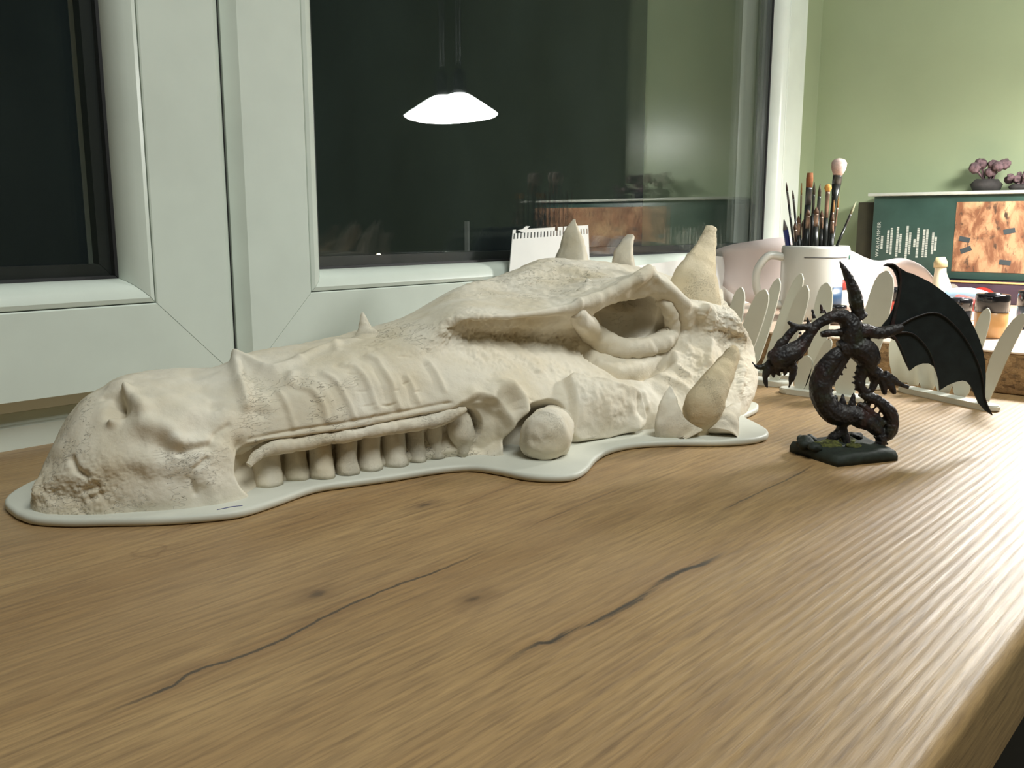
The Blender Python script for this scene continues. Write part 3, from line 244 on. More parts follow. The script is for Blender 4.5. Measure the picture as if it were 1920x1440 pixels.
#</SURF>
# ------------------------------------------------------------------ materials
M_white = mat('white_upvc', srgb(222, 230, 220), .30, .03, 25)
M_gasket = mat('black_gasket', rgb(.012, .012, .013), .6)
M_board = mat('white_foam_board', srgb(212, 212, 200), .5, .03, 40)
M_card = mat('white_card', srgb(206, 206, 192), .55, .03, 40)
M_paper = mat('white_paper', srgb(228, 228, 224), .7, .02, 40)
M_green = mat('green_wall_paint', rgb(.35, .41, .255), .28, .04, 9, bump=.12)
M_plaster = mat('pale_plaster', srgb(150, 152, 132), .7, .05, 6)
M_ceil = mat('ceiling_paint', srgb(225, 225, 215), .8, .02, 4)
M_floor = mat('brown_floor', srgb(70, 55, 42), .5, .2, 6)
M_dark = mat('near_black', rgb(.01, .01, .011), .5)
M_night = mat('night_ground', rgb(.02, .03, .02), .9, .3, 3)
def glass_mat():
    k = NT('window_glass'); lw = k.n('LayerWeight', Blend=.5)
    f = k.math('POWER', lw.outputs['Facing'], 5.0); f = k.math('MULTIPLY_ADD', f, .95, .036)
    tr0 = k.n('BsdfTransparent'); df = k.n('BsdfDiffuse'); df.inputs['Color'].default_value = (.55, .8, .72, 1)
    g = k.n('NewGeometry'); mp = k.n('Mapping'); k.put(mp.inputs[0], g.outputs['Position']); mp.inputs['Scale'].default_value = (1, 1, .35)
    dust = k.mapr(k.noise(mp.outputs[0], 14, 4, .6), .35, .75, .0016, .007)
    tr = k.n('MixShader', i0=dust, i1=tr0, i2=df); gl = k.n('BsdfGlossy', Roughness=.0)
    gl.inputs['Color'].default_value = (.96, 1, .97, 1)
    mx = k.n('MixShader', i0=f, i1=tr, i2=gl); k.put(k.out.inputs[0], mx); return k.m
M_glass = glass_mat()
def clay_mat(name, base, crumb=.5):
    k = NT(name); g = k.n('NewGeometry'); p = g.outputs['Position']
    big = k.noise(p, 22, 4, .55); mid = k.noise(p, 160, 5, .6); fin = k.noise(p, 900, 4, .65)
    dark = tuple(x * y for x, y in zip(base[:3], (.86, .80, .68))) + (1,)
    c = k.mix(k.mapr(big, .35, .75), base, dark)
    c = k.mix(k.mapr(mid, .55, .8, 0, .45), c, tuple(x * .85 for x in base[:3]) + (1,))
    k.put(k.b.inputs['Base Color'], c); k.b.inputs['Roughness'].default_value = .85; k.b.inputs['Specular IOR Level'].default_value = .25
    crk = k.n('TexVoronoi', feature='DISTANCE_TO_EDGE', Scale=38.0)
    k.put(crk.inputs['Vector'], k.n('VectorMath', operation='ADD', i0=p, i1=k.n('VectorMath', operation='SCALE', i0=k.n('TexNoise', Scale=60.0).outputs[1], Scale=.03)))
    hair = k.math('MULTIPLY', k.mapr(crk.outputs[0], 0, .012, -1, 0), k.mapr(k.noise(p, 14, 2), .50, .62))
    b = k.bump(big, .35, .003); b = k.bump(mid, .2 + .3 * crumb, .0014, b); b = k.bump(fin, .5 * crumb, .0005, b); b = k.bump(hair, 1.0, .0009, b)
    k.put(k.b.inputs['Normal'], b); return k.m
M_clay = clay_mat('modelling_clay', srgb(226, 219, 204))
M_horn = clay_mat('rough_clay_horn', srgb(216, 202, 174), 1.0)
# ------------------------------------------------------------------ worktop
def wood_mat():
    k = NT('oak_laminate'); g = k.n('NewGeometry'); p = g.outputs['Position']
    sx = k.n('SeparateXYZ', i0=p)
    mp = k.n('Mapping'); k.put(mp.inputs[0], p); mp.inputs['Scale'].default_value = (.12, 1, 1)
    warp = k.noise(mp.outputs[0], 9, 3)
    m2 = k.n('Mapping'); k.put(m2.inputs[0], p); m2.inputs['Scale'].default_value = (.07, 1, 1)
    streak = k.noise(m2.outputs[0], 260, 5, .65, .3)
    fine = k.noise(m2.outputs[0], 620, 3, .6)
    blot = k.noise(mp.outputs[0], 22, 4, .55, .4)
    c = k.mix(k.mapr(blot, .3, .72), srgb(178, 145, 98), srgb(150, 115, 71))
    c = k.mix(k.mapr(streak, .42, .75, 0, .62), c, srgb(106, 80, 50))
    c = k.mix(k.mapr(fine, .46, .75, 0, .55), c, srgb(92, 66, 40))
    c = k.mix(k.mapr(k.noise(p, 7, 2), .45, .75, 0, .35), c, srgb(172, 142, 108))
    wob = k.math('MULTIPLY_ADD', k.noise(p, 130, 4, .7), .0034, -.0017)
    sliver = k.mapr(k.noise(m2.outputs[0], 260, 3, .6), .36, .52)
    for i, cr_ in enumerate(CRACKS):
        xs = [q[0] for q in cr_]; ys = [q[1] for q in cr_]; x0, x1, y0, y1 = min(xs), max(xs), min(ys) - .002, max(ys) + .002
        fc = k.n('FloatCurve'); cv = fc.mapping.curves[0]
        pts = sorted([((x - x0) / (x1 - x0), (y - y0) / (y1 - y0)) for x, y in cr_])
        cv.points[0].location = pts[0]; cv.points[1].location = pts[-1]
        for q in pts[1:-1]: cv.points.new(*q)
        fc.mapping.update()
        t = k.mapr(sx.outputs[0], x0, x1); k.put(fc.inputs[1], t)
        f = k.math('MULTIPLY_ADD', fc.outputs[0], y1 - y0, y0)
        d = k.math('ABSOLUTE', k.math('SUBTRACT', k.math('ADD', sx.outputs[1], wob), f))
        wd = (.0012, .0024, .0006, .0009, .0006, .0008, .0009)[i]; al = (.85, .95, .45, .45, .5, .4, .7)[i]
        mk = k.mapr(d, wd * .25, wd, al, 0, True)
        tp = k.math('MULTIPLY', k.mapr(t, 0, .12), k.mapr(t, 1, .8)); mk = k.math('MULTIPLY', mk, tp)
        inr = k.math('MULTIPLY', k.math('GREATER_THAN', sx.outputs[0], x0), k.math('LESS_THAN', sx.outputs[0], x1)); mk = k.math('MULTIPLY', mk, inr)
        if i in (1, 3): mk = k.math('MULTIPLY', mk, sliver)
        hal = k.math('MULTIPLY', k.math('MULTIPLY', k.mapr(d, 0, .009, .25, 0, True), tp), inr)
        c = k.mix(hal, c, srgb(118, 80, 44)); c = k.mix(mk, c, srgb(52, 44, 34))
    for i, (kx, ky) in enumerate(KNOTS):
        e = k.n('VectorMath', operation='MULTIPLY', i0=k.n('VectorMath', operation='SUBTRACT', i0=p, i1=(kx, ky, 0)), i1=(70, 130, 0) if i < 3 else (75, 75, 0))
        d = k.math('ADD', k.n('VectorMath', operation='LENGTH', i0=e).outputs['Value'], k.math('MULTIPLY_ADD', k.noise(p, 120, 3), .8, -.4))
        if i < 3:
            c = k.mix(k.mapr(d, .1, 1.5, .5, 0, True), c, srgb(96, 68, 42)); c = k.mix(k.mapr(d, .05, .4, .65, 0, True), c, srgb(60, 44, 30))
        else:
            ring = k.math('ABSOLUTE', k.math('SUBTRACT', d, .55)); c = k.mix(k.mapr(ring, .0, .13, .4, 0, True), c, srgb(104, 72, 40))
    k.put(k.b.inputs['Base Color'], c)
    # pressed grain relief: long wavy ridges
    wv = k.n('TexWave', wave_type='BANDS', bands_direction='Y', Scale=66.0, Distortion=5.0, Detail=3.0)
    wv.inputs['Detail Scale'].default_value = .35
    k.put(wv.inputs['Vector'], mp.outputs[0])
    h = k.math('ADD', k.math('MULTIPLY', wv.outputs['Fac'], k.mapr(k.noise(mp.outputs[0], 30, 3), .3, .65, .25, .9)), k.math('MULTIPLY', streak, .9))
    b = k.bump(h, .42, .00034); b = k.bump(fine, .3, .0004, b); k.put(k.b.inputs['Normal'], b)
    k.put(k.b.inputs['Roughness'], k.mapr(streak, .3, .7, .46, .58)); k.b.inputs['Specular IOR Level'].default_value = .75; k.b.inputs['Coat Weight'].default_value = .45; k.b.inputs['Coat Roughness'].default_value = .5; k.put(k.b.inputs['Coat Normal'], b)
    return k.m
M_wood = wood_mat()
Y0, YW = .071, .6446
def profile_x(prof, x0, x1, name, m, parent):
    """extrude a closed (y,z) outline along x"""
    bm = new_bm(); prism(bm, [(x0, y, z) for y, z in prof], (x1 - x0, 0, 0)); return bm_obj(name, bm, m, parent, True, 35)
r = .0055
pr = [(YW + .05, 0), (YW + .05, -.038), (Y0 - .006, -.038)]
for a in range(0, 10): t = PI + PI / 2 * 0 - a / 9 * PI / 2; pr.append((Y0 - .006 + r + r * math.cos(t), -r + r * math.sin(t)))
wt = thing('worktop', 'oak-look laminate worktop with dark grain cracks and rounded front edge', 'worktop', (.6, .36, 0))
profile_x(pr, -.9, 1.5, 'top_panel', M_wood, wt)
bm = new_bm(); box(bm, (-.9, Y0 + .03, -.88), (1.48, YW + .04, -.04)); bm_obj('cupboard_body', bm, mat('dark_cupboard', srgb(40, 34, 30), .6), wt, False)
# ------------------------------------------------------------------ room shell
def slab(name, lo, hi, m, kind='structure'):
    bm = new_bm(); box(bm, lo, hi); o = bm_obj(name, bm, m, None, False); o['kind'] = kind; return o
slab('floor', (-2.2, -3.2, -.95), (2.9, YW + .3, -.9), M_floor)
slab('ceiling', (-2.2, -3.2, 1.6), (2.9, YW + .3, 1.65), M_ceil)
slab('wall_left', (-2.25, -3.2, -.9), (-2.2, YW + .3, 1.6), M_plaster)
slab('wall_back', (-2.2, -3.25, -.9), (2.9, -3.2, 1.6), M_plaster)
slab('wall_right', (1.5, .31, -.9), (2.9, YW + .3, 1.6), M_green)
slab('wall_far_right', (2.3, -3.2, -.9), (2.9, .31, 1.6), M_green)
slab('wall_below_window', (-2.2, YW + .055, -.9), (1.5, YW + .3, -.002), M_plaster)
slab('wall_above_window', (-2.2, YW + .02, 1.34), (1.5, YW + .3, 1.6), M_ceil)
slab('wall_beside_window', (1.4375, YW + .004, -.002), (1.5, YW + .3, 1.34), M_green)
slab('ground_outside', (-6, YW + .3, -1.2), (20, 22, -1.1), M_night)
# ------------------------------------------------------------------ windows
def frame_ring(x0, x1, z0, z1, prof, m, parent, names):
    """four mitred members; prof = closed outline of (inward, y)"""
    cor = [((x0, z0), (x1, z0), (0, 1)), ((x1, z0), (x1, z1), (-1, 0)), ((x1, z1), (x0, z1), (0, -1)), ((x0, z1), (x0, z0), (1, 0))]
    for (a, b, inn), nm in zip(cor, names):
        bm = new_bm(); A = []; B = []; dx, dz = (1 if b[0] > a[0] else -1 if b[0] < a[0] else 0), (1 if b[1] > a[1] else -1 if b[1] < a[1] else 0)
        g = .00025
        for wd, y in prof:
            A.append(bm.verts.new((a[0] + inn[0] * wd + dx * (wd + g), y, a[1] + inn[1] * wd + dz * (wd + g))))
            B.append(bm.verts.new((b[0] + inn[0] * wd - dx * (wd + g), y, b[1] + inn[1] * wd - dz * (wd + g))))
        bm.faces.new(A); bm.faces.new(B[::-1]); n = len(A)
        for i in range(n): bm.faces.new((A[i], B[i], B[(i + 1) % n], A[(i + 1) % n]))
        bm_obj(nm, bm, m, parent, True, 32)
YS = .625
SASH = [(.0, YS + .032), (.0, YS + .009), (.001, YS + .008), (.0075, YS + .001), (.0085, YS), (.0655, YS), (.0664, YS + .0006), (.0666, YS + .03), (.05, YS + .032)]
BEAD = [(.0671, YS + .03), (.0671, YS + .0012), (.0676, YS + .0004), (.0705, YS - .0004), (.0755, YS + .0015), (.0795, YS + .0055), (.0825, YS + .012), (.0840, YS + .018), (.0840, YS + .03)]
GSK = [(.0841, YS + .03), (.0841, YS + .0185), (.0862, YS + .0190), (.0862, YS + .03)]
def sash(name, x0, x1, z0, z1):
    w_ = thing(name, None, None, ((x0 + x1) / 2, YS, z0), kind='structure')
    frame_ring(x0, x1, z0, z1, SASH, M_white, w_, ('rail', 'stile', 'rail', 'stile'))
    frame_ring(x0, x1, z0, z1, BEAD, M_white, w_, ('glazing_bead',) * 4)
    frame_ring(x0, x1, z0, z1, GSK, M_gasket, w_, ('gasket',) * 4)
    for y in (YS + .020, YS + .040):
        bm = new_bm(); box(bm, (x0 + .080, y, z0 + .080), (x1 - .080, y + .004, z1 - .080)); bm_obj('pane', bm, M_glass, w_, False)
    frame_ring(x0, x1, z0, z1, [(.072, YS + .034), (.072, YS + .0245), (.0945, YS + .0245), (.0945, YS + .034)], mat('grey_spacer', srgb(34, 36, 36), .4), w_, ('spacer',) * 4)
    frame_ring(x0, x1, z0, z1, [(.0, YS + .07), (.0, YS + .045), (.082, YS + .045), (.082, YS + .07)], M_white, w_, ('outer_rail', 'outer_stile', 'outer_rail', 'outer_stile'))
    return w_
sash('window_1', -.85, .3882, .0275, 1.30)
sash('window_2', .3908, 1.400, .0275, 1.30)
fr = thing('trim_1', None, None, (.3, YW, 0), kind='structure')
pf = [(YW, 0), (YW, .0150), (YW + .001, .0158), (YW + .005, .0162), (YW + .0065, .024), (YW + .011, .0245), (YW + .012, .045), (YW + .05, .045), (YW + .05, 0)]
profile_x(pf, -.9, 1.44, 'bottom_rail', M_white, fr)
bm = new_bm(); box(bm, (.383, YW + .004, .018), (.4035, YW + .05, 1.32), .001); bm_obj('mullion', bm, M_white, fr, True, 35)
bm = new_bm(); box(bm, (1.392, YW, .018), (1.437, YW + .05, 1.32), .003); bm_obj('right_jamb', bm, M_white, fr, True, 35)
bm = new_bm(); box(bm, (-.9, YW, 1.29), (1.442, YW + .05, 1.345), .003); bm_obj('head_rail', bm, M_white, fr, True, 35)
bm = new_bm(); box(bm, (.3886, YS + .011, .028), (.3904, YW + .006, 1.3)); bm_obj('seal', bm, M_gasket, fr, False)
# lamp in the dark garden, then an added shape for a pane reflection
gl_ = thing('garden_lamp', 'tiny warm light far off in the dark garden', 'lamp', (5.946, 7, -1.1))
bm = new_bm(); bmesh.ops.create_icosphere(bm, subdivisions=3, radius=.026, matrix=Matrix.Translation((5.946, 7, -.163))); bm_obj('bulb', bm, emis('warm_lamp', rgb(1, .8, .35), 14), gl_)
bm = new_bm(); tube(bm, [(5.946, 7, -1.1), (5.946, 7, -.185)], [.012, .012], 8); bm_obj('post', bm, M_dark, gl_)
M_out = mat('reflection_grey', srgb(120, 122, 118), .9, .1, 20)
gp = thing('reflection_post', 'grey post and box added outside for a faint reflection in the pane', 'post', (1.535, 1.5, -1.1))  # made-up post and box standing in for faint room reflections in the glass
bm = new_bm(); box(bm, (1.498, 1.46, -1.1), (1.569, 1.53, .088), .002); bm_obj('box_base', bm, M_out, gp, False)
bm = new_bm(); box(bm, (1.536, 1.49, .088), (1.5425, 1.50, .156)); bm_obj('upright', bm, mat('pale_reflection', srgb(190, 194, 190), .8), gp, False)
# ------------------------------------------------------------------ pendant lamp (just outside the frame, seen mirrored in the pane)
LX, LY, LZ = 1.16, .15, .338
lamp = thing('pendant_lamp', 'glowing shallow white pendant lamp mirrored in the right pane', 'lamp', (LX, LY, LZ))
bm = new_bm(); lathe(bm, [(.010, .034), (.018, .031), (.036, .020), (.056, .007), (.0655, .0), (.0645, -.002)], 40, (LX, LY, LZ)); bm_obj('shade', bm, emis('opal_shade', rgb(.95, 1, .98), 30), lamp)
bm = new_bm(); lathe(bm, [(.0645, -.002), (.058, -.006), (.040, -.010), (.018, -.0125), (0, -.013)], 40, (LX, LY, LZ)); bm_obj('diffuser', bm, emis('lit_diffuser', rgb(1, .99, .95), LAMP), lamp)
bm = new_bm(); lathe(bm, [(.0, .075), (.006, .074), (.011, .066), (.011, .042), (.014, .034), (0, .034)], 20, (LX, LY, LZ)); bm_obj('lamp_holder', bm, M_dark, lamp)
bm = new_bm(); tube(bm, [(LX, LY, LZ + .073), (LX, LY, 1.598)], [.0022, .0022], 8); bm_obj('cord', bm, M_dark, lamp)
# ------------------------------------------------------------------ clay dragon skull
skull = thing('dragon_skull', 'cream clay dragon skull on white foam board along the window', 'sculpture', (.42, .42, 0))
bm = new_bm(); n = len(BOARD)
Bp = cr(np.array(BOARD + BOARD[:1]), 4)[:-1]
rings = []
ctr = np.array([.45, .45])
for z, ins in ((.0003, .0012), (.0012, .0), (.0034, .0), (.0044, .0006), (.0049, .002)):
    d = np.roll(Bp, -1, 0) - np.roll(Bp, 1, 0); nr = np.stack([d[:, 1], -d[:, 0]], 1); nr /= np.linalg.norm(nr, axis=1, keepdims=True)
    q = Bp - nr * ins
    rings.append([bm.verts.new((x, y, z)) for x, y in q])
for a, b in zip(rings, rings[1:]):
    for i in range(len(a)): bm.faces.new((a[i], a[(i + 1) % len(a)], b[(i + 1) % len(a)], b[i]))
bm.faces.new(rings[0][::-1]); bm.faces.new(rings[-1]); bm_obj('base_board', bm, M_board, skull, True, 60)
S, N = skull_base(SKULL_NET, 38, 40)
sh = S.shape; P = S.reshape(-1, 3); Nn = N.reshape(-1, 3)
disp = np.zeros(len(P))
for pts, rad, amp, prof in STROKES:
    pts = np.array(pts); lo = pts.min(0) - rad * 3; hi = pts.max(0) + rad * 3
    ix = np.where(np.all((P > lo) & (P < hi), 1))[0]
    if not len(ix): continue
    q = P[ix]; dm = np.full(len(q), 1e9)
    if len(pts) == 1: dm = np.linalg.norm(q - pts[0], axis=1)
    for a, b in zip(pts, pts[1:]):
        ab = b - a; t = np.clip(((q - a) @ ab) / max(ab @ ab, 1e-12), 0, 1)
        dm = np.minimum(dm, np.linalg.norm(q - a - t[:, None] * ab, axis=1))
    if prof == 'n': disp[ix] += amp * np.exp(-(dm / rad) ** 2 * 1.2) * (vnoise(q * 230, 11) * .6 + vnoise(q * 520, 12) * .5 + vnoise(q * 1000, 13) * .35); continue
    if prof == 'g': f = np.exp(-(dm / rad) ** 2 * 1.4)
    else: s_ = np.clip((1.35 - dm / rad) / .6, 0, 1); f = s_ * s_ * (3 - 2 * s_)
    disp[ix] += amp * f
fade = np.clip((P[:, 2] - .006) / .012, 0, 1)
snout = np.clip((.30 - P[:, 0]) / .06, 0, 1); head = np.clip((P[:, 0] - .42) / .1, 0, 1)
nz = vnoise(P * 38, 1) * .0022 * (.55 + .7 * snout) + vnoise(P * 90, 2) * .0009 * (.6 + .8 * snout) + vnoise(P * 210, 3) * .00032 * (.7 + head) + vnoise(P * 520, 4) * .00012 * (.4 + head)
disp += nz * (.25 + .75 * fade)
rg_ = np.random.RandomState(5); cand = np.where((P[:, 1] < .47) & (P[:, 0] > .33) & (P[:, 2] > .03))[0]
for _ in range(150):
    c_ = P[rg_.choice(cand)]; th = rg_.normal(.1, .5); dv = np.array([math.cos(th), -.35 * math.cos(th), -math.sin(th)]) * rg_.uniform(.0012, .0035)
    ix = np.where(np.all(np.abs(P - c_) < .007, 1))[0]; q = P[ix] - c_; t = np.clip(q @ dv / (dv @ dv), -1, 1)
    disp[ix] -= rg_.uniform(.0003, .0009) * np.exp(-(np.linalg.norm(q - t[:, None] * dv, axis=1) / .0008) ** 2)
P2 = P + Nn * disp[:, None]; P2[:, 2] = np.maximum(P2[:, 2], .003)
nu, nv = sh[0], sh[1]; idx = np.arange(nu * nv).reshape(nu, nv)
F4 = np.stack([idx[:-1, :-1], idx[1:, :-1], idx[1:, 1:], idx[:-1, 1:]], -1).reshape(-1, 4)
me = bpy.data.meshes.new('skull_body'); me.vertices.add(len(P2)); me.vertices.foreach_set('co', P2.ravel())
me.loops.add(F4.size); me.loops.foreach_set('vertex_index', F4.ravel().astype(np.int32)); me.polygons.add(len(F4))
me.polygons.foreach_set('loop_start', np.arange(0, F4.size, 4, dtype=np.int32)); me.update(calc_edges=True); me.validate()
o = bpy.data.objects.new('skull_body', me); C.objects.link(o); me.materials.append(M_clay); me.shade_smooth(); attach(o, skull)
if me.polygons[len(me.polygons) // 3].normal.dot(Vector(Nn[F4[len(F4) // 3][0]])) < 0: me.flip_normals()
def lump(bm, amp, sc, seed):
    bm.verts.ensure_lookup_table(); bm.normal_update()
    q = np.array([v.co[:] for v in bm.verts]); d = vnoise(q * sc, seed) * amp + vnoise(q * sc * 2.6, seed + 1) * amp * .45
    for v, x in zip(bm.verts, d): v.co += v.normal * float(x)
hl = {'far_front': 'facetted white clay spike on the far brow', 'big': 'tall rough clay horn at the back of the head', 'side': 'broad leaning clay horn beside the jaw'}
for kname, L in HORNS.items():
    bm = new_bm(); tube(bm, [q[:3] for q in L], [q[3] for q in L], 26, True, 7); 
    fz = {'far_front': (.9, .40, .75), 'far_back': (.9, .45, .5), 'big': (.45, .9, .45), 'spike': (.5, .85, .6), 'side': (.2, .95, .3)}.get(kname)
    if fz:                                                           # three-sided, as the clay was pinched
        dv = Vector((-.75 * fz[0] + .66 * fz[1], -.66 * fz[0] - .75 * fz[1])); ph0 = math.atan2(dv.y, dv.x); bm.verts.ensure_lookup_table(); vv = list(bm.verts)
        for k0 in range(0, len(vv), 26):
            ring = vv[k0:k0 + 26]; c_ = sum((v.co for v in ring), Vector()) / len(ring)
            for v in ring:
                q_ = v.co - c_; a_ = (math.atan2(q_.y, q_.x) - ph0) % (2 * PI / 3)
                f_ = .5 / math.cos(abs(a_ - PI / 3)) * 1.45; v.co = c_ + q_ * (1 + fz[2] * (f_ - 1))
    lump(bm, .0008 if L[0][3] > .006 else .0005, 95, len(kname)); lump(bm, .0004, 330, 3)
    for v in bm.verts: v.co.z = max(v.co.z, .0043)
    if kname in ('far_front', 'far_back', 'snout'):
        for v in bm.verts: pass
    o = bm_obj('spike' if kname in ('spike', 'spur', 'snout', 'brow') else 'horn', bm, M_horn if kname in ('big', 'side') else M_clay, skull)
    if kname in hl: o['label'] = hl[kname]
# lip with its little notches, in segments
bm = new_bm(); q = cr(np.array(LIP), 8); ln = np.linalg.norm(np.diff(q[:, :3], axis=0), axis=1).cumsum(); ln = np.r_[0, ln]
rr = [r_ * (1 - .11 * math.exp(-(((s_ % .0205) - .010) / .0013) ** 2)) for r_, s_ in zip(q[:, 3], ln)]
q2 = cr(np.c_[q[:, :3], np.array(rr)], 3); tube(bm, q2[:, :3], q2[:, 3], 18); lump(bm, .0005, 160, 5); bm_obj('lip', bm, M_clay, skull)
for i, (x, y, z, wd, zt) in enumerate(TEETH):
    bm = new_bm(); a = wd / 2
    prof = [(1.08, z - .001), (1.0, z + .004), (.94, z + (zt - z) * .35), (.9, z + (zt - z) * .7), (.92, zt + .004), (.7, zt + .007)]
    if i == 8: prof = [(.35, z - .001), (.6, z + .006), (.98, z + (zt - z) * .5), (1.0, z + (zt - z) * .75), (.7, zt + .002), (.4, zt + .006)]
    rg = []
    for s_, zz in prof:
        rg.append([bm.verts.new((x + .42 * (zz - z) * .2 + a * s_ * (math.cos(2 * PI * k / 20)) + .0, y + .35 * (zz - z) * .4 + a * s_ * 1.15 * math.sin(2 * PI * k / 20), zz)) for k in range(20)])
    rg2 = rg
    for A_, B_ in zip(rg2, rg2[1:]):
        for k in range(20): bm.faces.new((A_[k], A_[(k + 1) % 20], B_[(k + 1) % 20], B_[k]))
    bm.faces.new(rg2[0][::-1]); bm.faces.new(rg2[-1])
    # small flare at the gum, towards the back of the jaw
    bmesh.ops.subdivide_edges(bm, edges=bm.edges[:], cuts=1, use_grid_fill=True); lump(bm, .0008, 170, 20 + i)
    bm_obj('tooth', bm, M_clay, skull)
# blunt fang that points towards the room
bm = new_bm(); a, b = Vector(KNOB[0]), Vector(KNOB[1])
tube(bm, [b, a + (b - a) * .45, a + (b - a) * .12, a, a - (b - a) * .10, a - (b - a) * .17, a - (b - a) * .2], [.013, .016, .0168, .0160, .0125, .007, .001], 30, True, 6)
lump(bm, .0022, 62, 9); lump(bm, .0005, 240, 14)
for v in bm.verts: v.co.z = max(v.co.z, .0052)
kb = bm_obj('fang', bm, M_clay, skull); kb['label'] = 'round blunt fang pointing out of the jaw'
bm = new_bm(); tube(bm, [q[:3] for q in RIM], [q[3] for q in RIM], 20, True, 8); lump(bm, .0017, 85, 31); lump(bm, .0007, 300, 37); bm_obj('eye_rim', bm, M_clay, skull)
# pen mark on the board
bm = new_bm(); tube(bm, [(.2365, .4108, .0049), (.240, .4098, .005), (.244, .4094, .005), (.249, .4069, .0049)], [.0003] * 4, 6, True, 3); bm_obj('pen_mark', bm, mat('blue_pen', srgb(70, 70, 120), .6), skull)
# ------------------------------------------------------------------ dark dragon figurine
def fig_mat():
    k = NT('dark_painted_metal'); g = k.n('NewGeometry'); p = g.outputs['Position']
    a = k.noise(p, 130, 4, .6); b_ = k.noise(p, 60, 3)
    c = k.mix(k.mapr(a, .38, .68), rgb(.012, .010, .012), rgb(.035, .028, .026))
    c = k.mix(k.mapr(b_, .55, .72), c, rgb(.045, .016, .014)); c = k.mix(k.mapr(k.noise(p, 85, 2), .58, .75), c, rgb(.030, .034, .018))
    k.put(k.b.inputs['Base Color'], c); k.b.inputs['Roughness'].default_value = .5
    k.put(k.b.inputs['Normal'], k.bump(k.noise(p, 700, 4), .6, .0006)); return k.m
M_fig = fig_mat()
M_wing = mat('black_wing_membrane', rgb(.012, .018, .018), .55, .25, 120, bump=.2)
fig = thing('dragon_figurine', 'dark painted dragon miniature with one black wing on slate base', 'figurine', (.587, .2225, 0))
bm = new_bm()
for L in FIG_BODY: tube(bm, [q[:3] for q in L], [max(q[3], .0005) for q in L], 12, True, 5)
bmesh.ops.recalc_face_normals(bm, faces=bm.faces)
o = bm_obj('dragon_body', bm, M_fig)
md = o.modifiers.new('r', 'REMESH'); md.mode = 'VOXEL'; md.voxel_size = .00045
ev = o.evaluated_get(bpy.context.evaluated_depsgraph_get()); nm = bpy.data.meshes.new_from_object(ev); o.modifiers.clear(); old = o.data; o.data = nm; bpy.data.meshes.remove(old)
nvv = len(nm.vertices); q = np.empty(nvv * 3); nm.vertices.foreach_get('co', q); q = q.reshape(-1, 3)
nn = np.empty(nvv * 3); nm.vertices.foreach_get('normal', nn); nn = nn.reshape(-1, 3)
q = q + nn * (vnoise(q * 240, 3) * .0004 + vnoise(q * 700, 5) * .0003)[:, None]
q[:, 2] = np.maximum(q[:, 2], .004); nm.vertices.foreach_set('co', q.ravel()); nm.update(); nm.name = 'dragon_body'
if not nm.materials: nm.materials.append(M_fig)
nm.shade_smooth(); attach(o, fig)
fn = Vector((.7505, .6609, 0))
bm = new_bm(); flat_plate(bm, WING, fn * .0012); o = bm_obj('wing', bm, M_wing, fig, False)
for L in WING_BONES:
    bm = new_bm(); tube(bm, [q[:3] for q in L], [max(q[3], .0003) for q in L], 8, True, 4); bm_obj('wing_bone', bm, M_fig, fig)
bm = new_bm(); ctr = np.mean(np.array(FIG_BASE), 0)
pr_ = []
for (x, y), s_ in zip(FIG_BASE, (1, 1, 1, 1)): pr_.append((x, y))
nb = 26; rg = []
edge = cr(np.array([[ (1 - t) * np.array(a_) + t * np.array(b_) for t in np.linspace(0, 1, 7)[:-1]] for a_, b_ in zip(pr_, pr_[1:] + pr_[:1])]).reshape(-1, 2), 1)
for s_, z in ((1.0, .0), (1.0, .0035), (.95, .0062), (.85, .0068), (.65, .007), (.4, .0072), (.15, .007)):
    rg.append([bm.verts.new((ctr[0] + (x - ctr[0]) * s_, ctr[1] + (y - ctr[1]) * s_, z)) for x, y in edge])
for a_, b_ in zip(rg, rg[1:]):
    for i in range(len(a_)): bm.faces.new((a_[i], a_[(i + 1) % len(a_)], b_[(i + 1) % len(a_)], b_[i]))
bm.faces.new(rg[-1]); bm.faces.new(rg[0][::-1])
for v in bm.verts:
    if v.co.z > .003: v.co.z += .0016 * float(vnoise(np.array([v.co[:]]) * 160, 8)[0])
M_slate = mat('mossy_slate', rgb(.018, .026, .018), .7, .3, 150, bump=.6)
bo = bm_obj('slate_base', bm, M_slate, fig)
M_moss = mat('dry_moss', rgb(.11, .115, .022), .9, .4, 300, bump=.8)
for (u, v_, r_) in ((.28, .45, .0075), (.40, .30, .006), (.62, .35, .007), (.55, .62, .005), (.15, .4, .006)):
    a_, b_, c_, d_ = [np.array(p) for p in FIG_BASE]; p = (1 - v_) * ((1 - u) * a_ + u * d_) + v_ * ((1 - u) * b_ + u * c_)
    bm = new_bm(); bmesh.ops.create_icosphere(bm, subdivisions=4, radius=r_, matrix=Matrix.Translation((p[0], p[1], .0068)) @ Matrix.Diagonal((1, 1, .38, 1))); lump(bm, .0012, 420, int(u * 100)); o = bm_obj('moss', bm, M_moss, fig, True); attach(o, fig)
for (u, v_, r_) in ((.06, .25, .006), (.12, .12, .005), (.22, .1, .004), (.02, .5, .004), (.8, .25, .004)):
    a_, b_, c_, d_ = [np.array(p) for p in FIG_BASE]; p = (1 - v_) * ((1 - u) * a_ + u * d_) + v_ * ((1 - u) * b_ + u * c_)
    bm = new_bm(); bmesh.ops.create_icosphere(bm, subdivisions=3, radius=r_, matrix=Matrix.Translation((p[0], p[1], .008)) @ Matrix.Diagonal((1.2, 1, .7, 1))); lump(bm, .0014, 260, int(u * 77) + 3); bm_obj('stone', bm, M_slate, fig)
